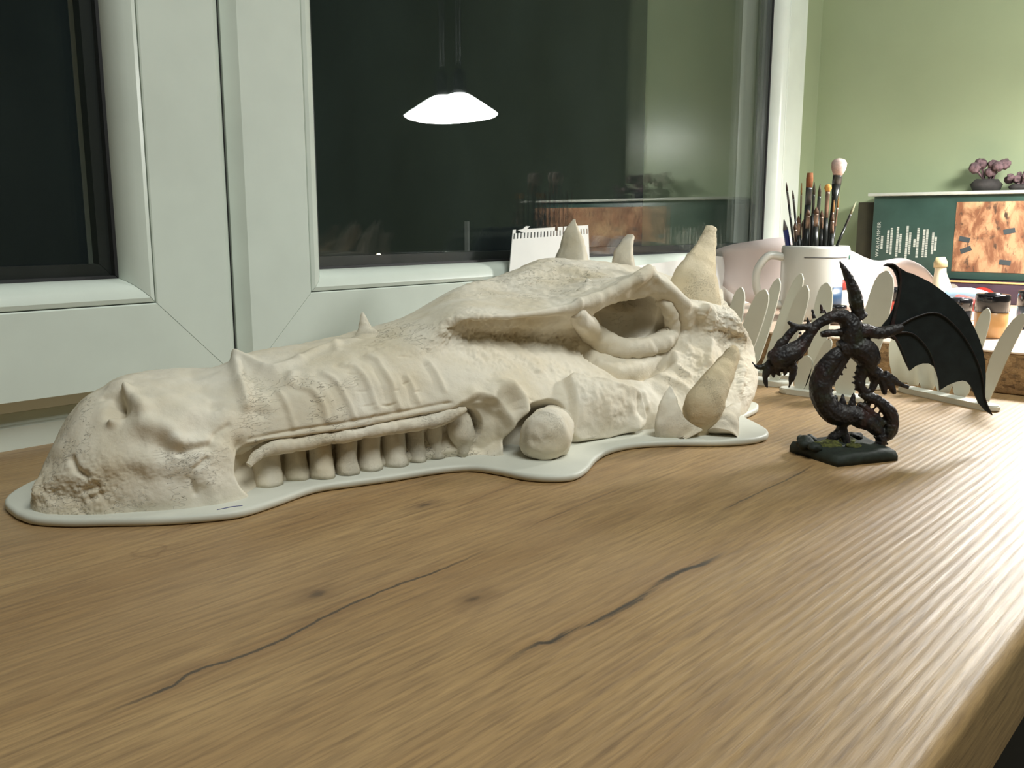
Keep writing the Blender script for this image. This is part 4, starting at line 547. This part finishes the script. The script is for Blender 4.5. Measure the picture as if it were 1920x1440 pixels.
# ------------------------------------------------------------------ strips of upright fins
def stadium(bm, a, b, wd, z0, z1):
    a, b = np.array(a[:2]), np.array(b[:2]); d = (b - a) / np.linalg.norm(b - a); nrm = np.array([-d[1], d[0]]); th = math.atan2(d[1], d[0]); pts = []
    for k in range(13): t = th - PI / 2 + PI * k / 12; pts.append(b + wd / 2 * np.array([math.cos(t), math.sin(t)]))
    for k in range(13): t = th + PI / 2 + PI * k / 12; pts.append(a + wd / 2 * np.array([math.cos(t), math.sin(t)]))
    prism(bm, [(p[0], p[1], z0) for p in pts], (0, 0, z1 - z0))
def fins(name, label, strip, wd, cards, loc):
    t = thing(name, label, 'card strip', loc, 'strips of white card fins')
    if strip:
        for s_ in strip:
            bm = new_bm(); stadium(bm, s_[0], s_[1], wd, .0002, .005)
            es = [e for e in bm.edges if len(e.link_faces) == 2 and any(len(f.verts) > 4 for f in e.link_faces)]
            bmesh.ops.bevel(bm, geom=es, offset=.001, segments=2, affect='EDGES'); bm_obj('strip', bm, M_board, t, True, 50)
    for x, poly in cards:
        bm = new_bm(); flat_plate(bm, [(x, y, z) for y, z in poly], (.0022, 0, 0)); bm_obj('fin', bm, M_card, t, False)
    return t
fins('fin_strip', 'white card strip with pointed fins half hidden behind the skull', STRIPS_A, .020, CARDS_A, (.80, .32, 0))
fins('fin_strip', 'white card strip with fins standing behind the black wing', [STRIP_B], .014, CARDS_B, (.845, .23, 0))
# ------------------------------------------------------------------ notepad leaning on the sash
pad = thing('notepad_sheet', 'white perforated notepad sheet leaning on the window sash', 'paper', (.77, .61, 0))
A_, B_, D_, E_ = [Vector(p) for p in PAD]                        # top left, top right, lower right, lower left
bot = [E_ + (E_ - A_) * 2.35, D_ + (D_ - B_) * 2.35]; bot = [Vector((p.x, p.y, .001)) for p in bot]
def pp_(u, v): 
    t = A_.lerp(B_, u); b = bot[0].lerp(bot[1], u); return t.lerp(b, v)
off = Vector((.0, .0008, 0)); hv0, hv1 = .022, .062
bm = new_bm(); prism(bm, [pp_(0, hv1), pp_(1, hv1), pp_(1, 1), pp_(0, 1)], off); bm_obj('sheet', bm, M_paper, pad, False)
bm = new_bm(); nh = 24
for i in range(nh + 1):
    u0 = (i - .30) / nh; u1 = (i + .30) / nh
    prism(bm, [pp_(max(0, u0), hv0), pp_(min(1, u1), hv0), pp_(min(1, u1), hv1), pp_(max(0, u0), hv1)], off)
for u0, u1 in ((0, .035), (.13, .535), (.575, .64), (.66, 1.0)):
    prism(bm, [pp_(u0, -.004), pp_(u1, -.004), pp_(u1, hv0), pp_(u0, hv0)], off)
o = bm_obj('perforated_edge', bm, M_paper, pad, False); o['kind'] = 'stuff'
bm = new_bm(); prism(bm, [pp_(.06, .0), pp_(.12, .018), pp_(.21, -.022), pp_(.16, -.025), pp_(.12, -.004)], Vector((0, .001, 0))); bm_obj('torn_flap', bm, M_paper, pad, False)
# ------------------------------------------------------------------ chipboard block with the painting things
def chip_mat():
    k = NT('chipboard'); g = k.n('NewGeometry'); p = g.outputs['Position']
    mp = k.n('Mapping'); k.put(mp.inputs[0], p); mp.inputs['Scale'].default_value = (1, .8, 1.3)
    v = k.n('TexVoronoi', Scale=190.0, Randomness=1.0); k.put(v.inputs['Vector'], mp.outputs[0])
    c = k.mix(k.mapr(k.noise(v.outputs['Color'], 3, 1), .3, .7), srgb(168, 134, 92), srgb(100, 74, 46)); c = k.mix(k.mapr(k.noise(p, 210, 4, .7), .54, .68, 0, .7), c, srgb(62, 48, 32))
    k.put(k.b.inputs['Base Color'], c); k.b.inputs['Roughness'].default_value = .85
    k.put(k.b.inputs['Normal'], k.bump(k.noise(mp.outputs[0], 240, 5, .7), .8, .002)); return k.m
blk = thing('chipboard_block', 'thick brown chipboard block with a pale top under the paints', 'board', (1.15, .36, 0))
bm = new_bm(); box(bm, (.89, .078, .0005), (1.47, .612, .0365), .0012); bm_obj('chipboard_core', bm, chip_mat(), blk, True, 40)
bm = new_bm(); box(bm, (.8895, .0775, .0365), (1.4705, .6125, .0385), .0006); bm_obj('pale_top', bm, mat('pale_maple', srgb(214, 190, 168), .45, .06, 18), blk, True, 40)
ZT = .0386
# curled drawing sheet behind the mug
def sheet(name, rows, m, th, label, cat, loc):
    top = cr(np.array([r_[0] for r_ in rows]), 6); bt = cr(np.array([r_[1] for r_ in rows]), 6); bt[:, 2] = np.maximum(bt[:, 2], ZT + .0004)
    n = len(top); V = []; Fs = []
    for j in range(7):
        t = j / 6; b_ = math.sin(t * PI) * .008
        for i in range(n): V.append(top[i] * (1 - t) + bt[i] * t + np.array([b_, 0, 0]))
    m_ = len(V); V += [v + np.array([th, 0, 0]) for v in V]
    for j in range(6):
        for i in range(n - 1):
            a = j * n + i; Fs += [(a, a + 1, a + n + 1, a + n), (a + m_, a + m_ + n, a + m_ + n + 1, a + m_ + 1)]
    for i in range(n - 1): Fs += [(i, i + m_, i + m_ + 1, i + 1)]; a = 6 * n + i; Fs += [(a, a + 1, a + 1 + m_, a + m_)]
    for j in range(6): a = j * n; Fs += [(a, a + n, a + n + m_, a + m_)]; a = j * n + n - 1; Fs += [(a, a + m_, a + n + m_, a + n)]
    o = mesh_obj(name, V, Fs, m); tag(o, label, cat); return o
sheet('drawing_sheet', PAPER, mat('pinkish_paper', srgb(206, 194, 190), .7, .03, 14), .0006, 'large curling pale drawing sheet standing behind the mug', 'paper', None)
bm = new_bm(); prism(bm, [(.90, .598, ZT + .0005), (1.20, .602, ZT + .0005), (1.20, .6105, .102), (1.10, .6105, .108), (.90, .6105, .100)], (0, .0006, 0)); o = bm_obj('blank_sheet', bm, M_paper, None, False); tag(o, 'bright blank white sheet leaning on the sash behind the drawing', 'paper')
# ---- mug
mx, my = MUG[0], MUG[1]
mug = thing('mug', 'white mug full of paintbrushes with a thin dark band', 'mug', (mx, my, ZT))
M_cer = mat('white_ceramic', srgb(206, 206, 198), .22, .02, 12)
bm = new_bm(); R_ = .0385; H_ = .0865
lathe(bm, [(0, .0005), (.030, .0005), (.034, .002), (R_ - .001, .008), (R_, .02), (R_, H_ - .004), (R_ - .0008, H_ - .001), (R_ - .002, H_), (R_ - .0034, H_ - .001), (R_ - .004, H_ - .005), (R_ - .004, .008), (0, .006)], 56, (mx, my, ZT)); bm_obj('cup', bm, M_cer, mug)
hd_ = Vector((-.66, .75, 0)); bm = new_bm(); c0 = Vector((mx, my, ZT))
pth = [c0 + hd_ * (R_ - .002) + Vector((0, 0, H_ * .84)), c0 + hd_ * (R_ + .016) + Vector((0, 0, H_ * .86)), c0 + hd_ * (R_ + .028) + Vector((0, 0, H_ * .70)), c0 + hd_ * (R_ + .030) + Vector((0, 0, H_ * .5)), c0 + hd_ * (R_ + .023) + Vector((0, 0, H_ * .3)), c0 + hd_ * (R_ - .002) + Vector((0, 0, H_ * .18))]
tube(bm, pth, [.0048] * 6, 14, True, 6); bm_obj('handle', bm, M_cer, mug)
def patch(name, a0, a1, z0, z1, m, rr=.0004, seg=18):
    bm = new_bm(); lo_, hi_ = [], []; l2, h2 = [], []
    for k in range(seg + 1):
        t = math.radians(a0 + (a1 - a0) * k / seg)
        for L, r_, z in ((lo_, R_ - .0005, z0), (hi_, R_ - .0005, z1), (l2, R_ + rr, z0), (h2, R_ + rr, z1)): L.append(bm.verts.new((mx + r_ * math.cos(t), my + r_ * math.sin(t), ZT + z)))
    for k in range(seg): bm.faces.new((l2[k], l2[k + 1], h2[k + 1], h2[k])); bm.faces.new((hi_[k], hi_[k + 1], h2[k + 1], h2[k])); bm.faces.new((lo_[k], l2[k], l2[k + 1], lo_[k + 1]))
    for k in (0, seg): bm.faces.new((lo_[k], l2[k], h2[k], hi_[k]))
    return bm_obj(name, bm, m, mug)
M_ink = mat('grey_print', srgb(52, 52, 60), .4); M_blue = mat('blue_print', srgb(48, 78, 110), .35); M_red = mat('red_print', srgb(176, 52, 44), .35); M_teal = mat('green_print', srgb(22, 92, 76), .35)
patch('printed_line', 185, 268, H_ * .845, H_ * .855, M_ink); patch('printed_patch', 275, 300, H_ * .82, H_ * .875, M_teal)
patch('printed_patch', 236, 258, H_ * .16, H_ * .46, M_blue); patch('printed_patch', 258, 280, H_ * .42, H_ * .56, M_red)
# ---- brushes and pencil
M_hdl = mat('dark_lacquered_wood', rgb(.018, .020, .018), .3, .2, 40); M_fer = mat('dull_ferrule', srgb(150, 128, 112), .35, .1, 90, metal=.7); M_ferd = mat('grey_ferrule', srgb(92, 94, 92), .35, .1, 90, metal=.6)
BR = {'thin': ('slim dark paintbrush leaning to the window side of the mug', M_hdl, M_ferd, srgb(60, 48, 38)), 'fine': ('fine paintbrush with a yellowish hair tip standing in the mug', M_hdl, M_fer, srgb(150, 110, 60)),
      'flat': ('flat broad paintbrush with reddish brown bristles in the mug', M_hdl, M_ferd, srgb(150, 92, 52)), 'round': ('round dark paintbrush standing mid mug', M_hdl, M_ferd, srgb(88, 78, 62)),
      'ochre': ('paintbrush with an ochre yellow tip and pinkish ferrule', M_hdl, M_fer, srgb(228, 168, 86)), 'powder': ('tallest brush with a fluffy pale pink head', M_hdl, M_ferd, srgb(228, 200, 190)),
      'lean': ('slim brush leaning outward alone over the mug rim', M_hdl, M_ferd, srgb(150, 150, 120)), 'stub': ('short thick dark brush handle crowded low in the mug', M_hdl, M_fer, srgb(96, 70, 50))}
uniq = {}
def seg(bm, a, b, prof, n=12, flat=1.0):
    d = b - a; rg = tube(bm, [a + d * t for t, r_ in prof], [r_ for t, r_ in prof], n)
seen = {}
LB = ['leftmost', 'second']
thin_n = 0
for kind, tip, rim, wd in BRUSHES:
    tip, rim = Vector(tip), Vector(rim); d = (tip - rim).normalized()
    # continue down inside the mug to its floor, kept inside the wall
    s_ = (rim.z - (ZT + .010)) / max(d.z, .2); foot = rim - d * s_
    rv = Vector((foot.x - mx, foot.y - my, 0))
    if rv.length > .029: rv = rv.normalized() * .029; foot = Vector((mx + rv.x, my + rv.y, foot.z))
    ln_ = (tip - foot).length
    if kind == 'pencil':
        t = thing('pencil', 'blue pencil with a sharpened grey tip at the mug rim', 'pencil', foot)
        bm = new_bm(); seg(bm, foot, tip, [(0, wd * .5), (1 - .012 / ln_, wd * .5)], 6); bm_obj('barrel', bm, mat('blue_lacquer', srgb(40, 52, 120), .35), t, False)
        bm = new_bm(); seg(bm, foot, tip, [(1 - .012 / ln_, wd * .5), (1, .0006)], 12); bm_obj('point', bm, mat('pencil_lead', srgb(110, 108, 108), .5), t); continue
    lab, mh, mf, bc = BR[kind]; k_ = seen.get(kind, 0); seen[kind] = k_ + 1
    if kind == 'thin': lab = ('tall slim dark brush leaning furthest toward the window', 'shorter slim dark brush second from the window frame')[k_]
    if kind == 'fine': lab = ('fine yellowish brush between the slim dark ones and the flat brown one', 'fine reddish brush beside the powder brush handle', 'fine pale brush tucked behind the ochre tipped one')[k_]
    if kind == 'round': lab = ('dark round brush just beside the flat brown brush', 'greenish dark round brush in the middle of the mug')[k_]
    t = thing('paintbrush', lab, 'brush', foot, 'dark brush handles packed in the mug' if kind == 'stub' else 'paintbrushes in the mug')
    L = {'thin': (.010, .016), 'fine': (.014, .022), 'flat': (.017, .020), 'round': (.014, .022), 'ochre': (.0085, .030), 'powder': (.020, .010), 'lean': (.016, .014), 'stub': (.008, .014)}[kind]
    f1 = 1 - L[0] / ln_; f0 = f1 - L[1] / ln_; hw = {'powder': .0028, 'flat': .0035, 'stub': wd * .5, 'ochre': .0028}.get(kind, wd * .42)
    fw_ = {'powder': .0052, 'flat': wd * .45, 'ochre': .0024, 'stub': wd * .40}.get(kind, wd * .40)
    bm = new_bm(); seg(bm, foot, tip, [(0, hw * .6), (f0 * .5, hw * .9), (f0 - .02 / ln_, hw * 1.05), (f0, fw_)], 10); bm_obj('handle', bm, mh, t)
    bm = new_bm(); seg(bm, foot, tip, [(f0, fw_), (f0 + (f1 - f0) * .9, fw_ * 1.02), (f1, fw_ * 1.05)], 12); bm_obj('ferrule', bm, mf, t)
    hp = {'powder': [(f1, .0048), (f1 + (1 - f1) * .4, .0085), (f1 + (1 - f1) * .75, .0088), (f1 + (1 - f1) * .93, .0062), (1, .0014)], 'flat': [(f1, wd * .45), (f1 + (1 - f1) * .6, wd * .5), (1, wd * .40)], 'ochre': [(f1, .0026), (f1 + (1 - f1) * .45, .0042), (f1 + (1 - f1) * .85, .0034), (1, .001)]}.get(kind, [(f1, fw_), (f1 + (1 - f1) * .4, fw_ * 1.0), (1, .0004)])
    bm = new_bm(); seg(bm, foot, tip, hp, 14); bm_obj('bristles', bm, mat('bristles_' + kind, bc, .8, .15, 400), t)
# ------------------------------------------------------------------ paints and odds and ends on the block
M_cap = mat('glossy_black_cap', rgb(.012, .012, .014), .15); M_clear = mat('clear_pot_wall', srgb(205, 196, 180), .15, .03, 20)
def pot(name, label, p, r_, h, col, group='paint pots on the block'):
    x, y = p[0], p[1]; t = thing(name, label, 'paint pot', (x, y, ZT), group)
    bm = new_bm(); lathe(bm, [(0, .0004), (r_ * .9, .0004), (r_ * .96, .002), (r_ * .97, h * .58), (r_ * .9, h * .6), (0, h * .6)], 28, (x, y, ZT)); bm_obj('paint_body', bm, mat(name + '_paint', col, .3, .06, 50, coat=.5), t)
    bm = new_bm(); lathe(bm, [(0, h * .6 + .0002), (r_, h * .6 + .0002), (r_, h * .95), (r_ * .95, h), (r_ * .5, h), (r_ * .48, h * 1.03), (0, h * 1.03)], 28, (x, y, ZT)); bm_obj('lid', bm, M_cap, t)
    bm = new_bm(); box(bm, (x - r_ * 1.25, y - .004, ZT + h * .86), (x - r_ * .9, y + .004, ZT + h * .95), .0006); bm_obj('lid_tab', bm, M_cap, t)
    return t
pot('paint_pot', 'paint pot with a black lid and orange tan paint', POT_A, .0158, .043, srgb(206, 158, 104))
pot('paint_pot', 'dark slate blue paint pot behind the tan one', (POT_B[0] + .02, POT_B[1] - .012), .014, .041, srgb(78, 88, 100))
pot('paint_pot', 'low black pot beside the pale blue tube', (POT_C[0] + .0, POT_C[1] + .010), .0135, .032, srgb(28, 28, 30))
def tub(name, label, cat, pts, rad, m, capm=None, capn='cap'):
    t = thing(name, label, cat, pts[0]); bm = new_bm(); tube(bm, pts, rad, 18, True, 4); bm_obj('tube_body', bm, m, t)
    if capm:
        a, b = Vector(pts[-1]), Vector(pts[-2]); d = (a - b).normalized(); bm = new_bm(); tube(bm, [a, a + d * .006, a + d * .012], [rad[-1] * 1.2, rad[-1] * 1.2, rad[-1] * .8], 14); bm_obj(capn, bm, capm, t)
    return t
tub('paint_tube', 'pale blue paint tube lying behind the pots', 'tube', [(1.16, .262, ZT + .022), (1.155, .285, ZT + .028), (1.15, .305, ZT + .030), (1.145, .326, ZT + .028)], [.0025, .0065, .0085, .007], mat('pale_blue_tube', srgb(140, 170, 196), .35), mat('white_cap', srgb(235, 235, 228), .3))
tub('glue_bottle', 'cream bottle with a pointed nozzle beside the curled sheet', 'bottle', [(1.17, .337, ZT + .0005), (1.17, .337, ZT + .014), (1.17, .338, ZT + .035), (1.17, .340, ZT + .052), (1.17, .3405, ZT + .060)], [.011, .0115, .0115, .007, .0065], mat('cream_plastic', srgb(214, 204, 176), .4), mat('bone_nozzle', srgb(190, 172, 130), .4), 'nozzle')
tub('marker', 'red and white marker lying next to the low black pot', 'pen', [(1.10, .300, ZT + .026), (1.095, .285, ZT + .0235), (1.085, .270, ZT + .021)], [.0075, .0075, .006], mat('red_marker', srgb(214, 84, 80), .3), mat('white_marker_cap', srgb(240, 235, 228), .3))
bm = new_bm(); box(bm, (1.03, .268, ZT + .0003), (1.05, .288, ZT + .008), .003, 3); tag(bm_obj('eraser', bm, M_paper, None), 'small white eraser in front of the low black pot', 'eraser')
bm = new_bm(); box(bm, (1.12, .212, ZT + .0003), (1.15, .232, ZT + .012), .002, 2); t = bm_obj('white_tin', bm, M_paper, None); tag(t, 'small white tin at the edge behind the slate blue pot', 'tin')
pot('paint_pot', 'red lidded pot behind the tallest white fin', (1.12, .375), .012, .036, srgb(176, 70, 58))
pot('paint_pot', 'small dark pot with ochre drips near the mug foot', (1.005, .400), .012, .022, srgb(74, 56, 40))
# lower printed box, the big box with the painting, its lid tray, and the slab behind
M_purple = mat('purple_box_print', srgb(66, 50, 62), .4, .15, 40); M_orange = mat('orange_edge', srgb(214, 172, 110), .5)
lb = thing('printed_box', 'low purple box with a red arc under the painted box', 'box', (1.44, .3, ZT))
bm = new_bm(); box(bm, (1.41, .08, ZT + .0003), (1.495, .475, ZT + .031), .001); bm_obj('carton', bm, M_purple, lb, True, 40)
bm = new_bm(); box(bm, (1.4085, .08, ZT + .029), (1.412, .47, ZT + .0312)); bm_obj('orange_edge', bm, M_orange, lb, False)
def disc(name, x, y, z, r0, r1, a0, a1, m, par):
    bm = new_bm(); n = 24; ring = []
    for k in range(n + 1):
        t = math.radians(a0 + (a1 - a0) * k / n); ring.append([(x, y + q_ * math.cos(t), z + q_ * math.sin(t)) for q_ in (r0, r1)])
    for a_, b_ in zip(ring, ring[1:]): prism(bm, [a_[0], a_[1], b_[1], b_[0]], (.0006, 0, 0))
    return bm_obj(name, bm, m, par, False)
disc('printed_arc', 1.4096, .352, ZT + .002, .013, .021, 10, 170, M_red, lb)
disc('printed_disc', 1.4096, .392, ZT + .016, .0005, .010, 0, 360, mat('silver_print', srgb(170, 166, 156), .4), lb)
XB = 1.44; yb0, yb1, zb0, zb1 = .12, .5235, ZT + .0318, .1915
def art_mat():
    k = NT('rusty_landscape_print'); g = k.n('NewGeometry'); p = g.outputs['Position']
    mp = k.n('Mapping'); k.put(mp.inputs[0], p); mp.inputs['Scale'].default_value = (1, 1.6, .8)
    c = k.mix(k.mapr(k.noise(mp.outputs[0], 34, 5, .65, .6), .40, .58), srgb(190, 146, 110), srgb(128, 86, 62))
    c = k.mix(k.mapr(k.noise(mp.outputs[0], 22, 2), .55, .7), c, srgb(216, 186, 142)); c = k.mix(k.mapr(k.noise(mp.outputs[0], 60, 4, .6), .56, .66), c, srgb(74, 58, 48))
    k.put(k.b.inputs['Base Color'], c); k.b.inputs['Roughness'].default_value = .35; return k.m
bx = thing('painted_box', 'dark green box with white lettering and a rust coloured picture', 'box', (XB, .32, zb0))
M_gbox = mat('dark_green_carton', srgb(58, 82, 74), .32, .12, 30)
bm = new_bm(); box(bm, (XB, yb0, zb0), (1.497, yb1, zb1), .0012); bm_obj('carton', bm, M_gbox, bx, True, 40)
bm = new_bm(); box(bm, (XB - .0007, yb0 + .001, zb0 + .011), (XB + .0004, .4035, zb1 - .010)); bm_obj('picture', bm, art_mat(), bx, False)
M_let = mat('white_print', srgb(196, 200, 190), .5)
M_pan = mat('slate_print', srgb(62, 70, 72), .45)
for (yy, zz, a_) in ((.389, .128, .2), (.386, .113, -.4), (.331, .140, -.2), (.333, .096, .1)):
    bm = new_bm(); box(bm, (-.0003, -.0075, -.0035), (.0003, .0075, .0035)); bmesh.ops.rotate(bm, cent=(0, 0, 0), matrix=Matrix.Rotation(a_, 3, 'X'), verts=bm.verts); bmesh.ops.translate(bm, vec=(XB - .0009, yy, zz), verts=bm.verts); bm_obj('printed_panel', bm, M_pan, bx, False)
# the first line is spelt; the smaller lines beneath are too small to read, built as rows of letter-sized strokes
cu = bpy.data.curves.new('heading', 'FONT'); cu.body = 'WARHAMMER'; cu.size = .0072; cu.align_x = 'CENTER'; cu.align_y = 'CENTER'; cu.extrude = .0002; cu.space_character = 1.25
to = bpy.data.objects.new('heading', cu); C.objects.link(to)
to.matrix_world = Matrix(((0, 0, -1, XB - .0006), (0, -1, 0, .5130 - .0), (1, 0, 0, .1265), (0, 0, 0, 1))) @ Matrix.Identity(4)
dg = bpy.context.evaluated_depsgraph_get(); tm = bpy.data.meshes.new_from_object(to.evaluated_get(dg)); mw = to.matrix_world.copy(); bpy.data.objects.remove(to)
to = bpy.data.objects.new('heading', tm); C.objects.link(to); tm.transform(Matrix(((0, 0, -1, XB - .0006), (0, 1, 0, .5130), (1, 0, 0, .1265), (0, 0, 0, 1)))); tm.materials.clear(); tm.materials.append(M_let); attach(to, bx)
rnd = random.Random(4)
for yy, z0, z1 in ((.5075, .112, .132), (.4985, .106, .141), (.4935, .104, .144), (.4845, .100, .146), (.4800, .107, .135), (.4705, .097, .147), (.4660, .105, .137), (.4590, .116, .128), (.4545, .100, .144), (.4460, .101, .142), (.4415, .101, .142), (.4330, .106, .138), (.4290, .111, .131)):
    bm = new_bm(); z = z0
    while z < z1:
        l_ = rnd.uniform(.0012, .0026); box(bm, (XB - .0006, yy - .0017, z), (XB + .0002, yy + .0014, min(z + l_, z1))); z += l_ + rnd.uniform(.0003, .0008)
    o = bm_obj('small_lettering', bm, M_let, bx, False); o['kind'] = 'stuff'
bm = new_bm(); box(bm, (1.432, .10, zb1 + .0003), (1.498, .531, zb1 + .0052), .0012); tag(bm_obj('tray_lid', bm, mat('pale_grey_lid', srgb(196, 200, 190), .4), None, True, 40), 'thin pale grey lid lying across the top of the painted box', 'lid')
bm = new_bm(); box(bm, (1.452, .5245, ZT + .0003), (1.492, .552, .1835), .001); tag(bm_obj('dark_slab', bm, mat('olive_brown_board', srgb(54, 50, 32), .5, .15, 50), None, True, 40), 'narrow dark olive brown board upright beside the painted box', 'board')
# dried clumps on the lid
M_dry = mat('dried_purple_plant', srgb(120, 96, 100), .9, .35, 220, bump=.6); M_dk = mat('dark_plant_pot', srgb(58, 54, 52), .8, .2, 120)
def clump(label, x, y, z, r_, h, seed):
    t = thing('dried_plant', label, 'plant', (x, y, z), 'dried plants on the lid'); rn = random.Random(seed)
    bm = new_bm(); lathe(bm, [(0, .0003), (r_ * .8, .0003), (r_ * .95, h * .25), (r_ * .7, h * .45), (0, h * .48)], 16, (x, y, z)); lump(bm, .002, 120, seed); 
    for v in bm.verts: v.co.z = max(v.co.z, z + .0003)
    bm_obj('root_ball', bm, M_dk, t)
    for k in range(11):
        a = rn.uniform(0, 2 * PI); s_ = rn.uniform(.3, 1.15); top = Vector((x + math.cos(a) * r_ * s_ * .9, y + math.sin(a) * r_ * s_, z + h * rn.uniform(.7, 1.1)))
        bm = new_bm(); tube(bm, [(x + math.cos(a) * r_ * .2, y + math.sin(a) * r_ * .2, z + h * .3), ((x + top.x) / 2, (y + top.y) / 2, z + h * .6), top], [.0012, .0010, .0008], 6, True, 3)
        bmesh.ops.create_icosphere(bm, subdivisions=3, radius=r_ * rn.uniform(.22, .36), matrix=Matrix.Translation(top)); lump(bm, .0016, 330, seed + k); bm_obj('sprig', bm, M_dry, t)
clump('bushy dried purplish clump on the grey lid', 1.462, .372, zb1 + .0055, .022, .037, 3)
clump('low dark dried clump at the lid edge', 1.462, .327, zb1 + .0055, .016, .020, 8)
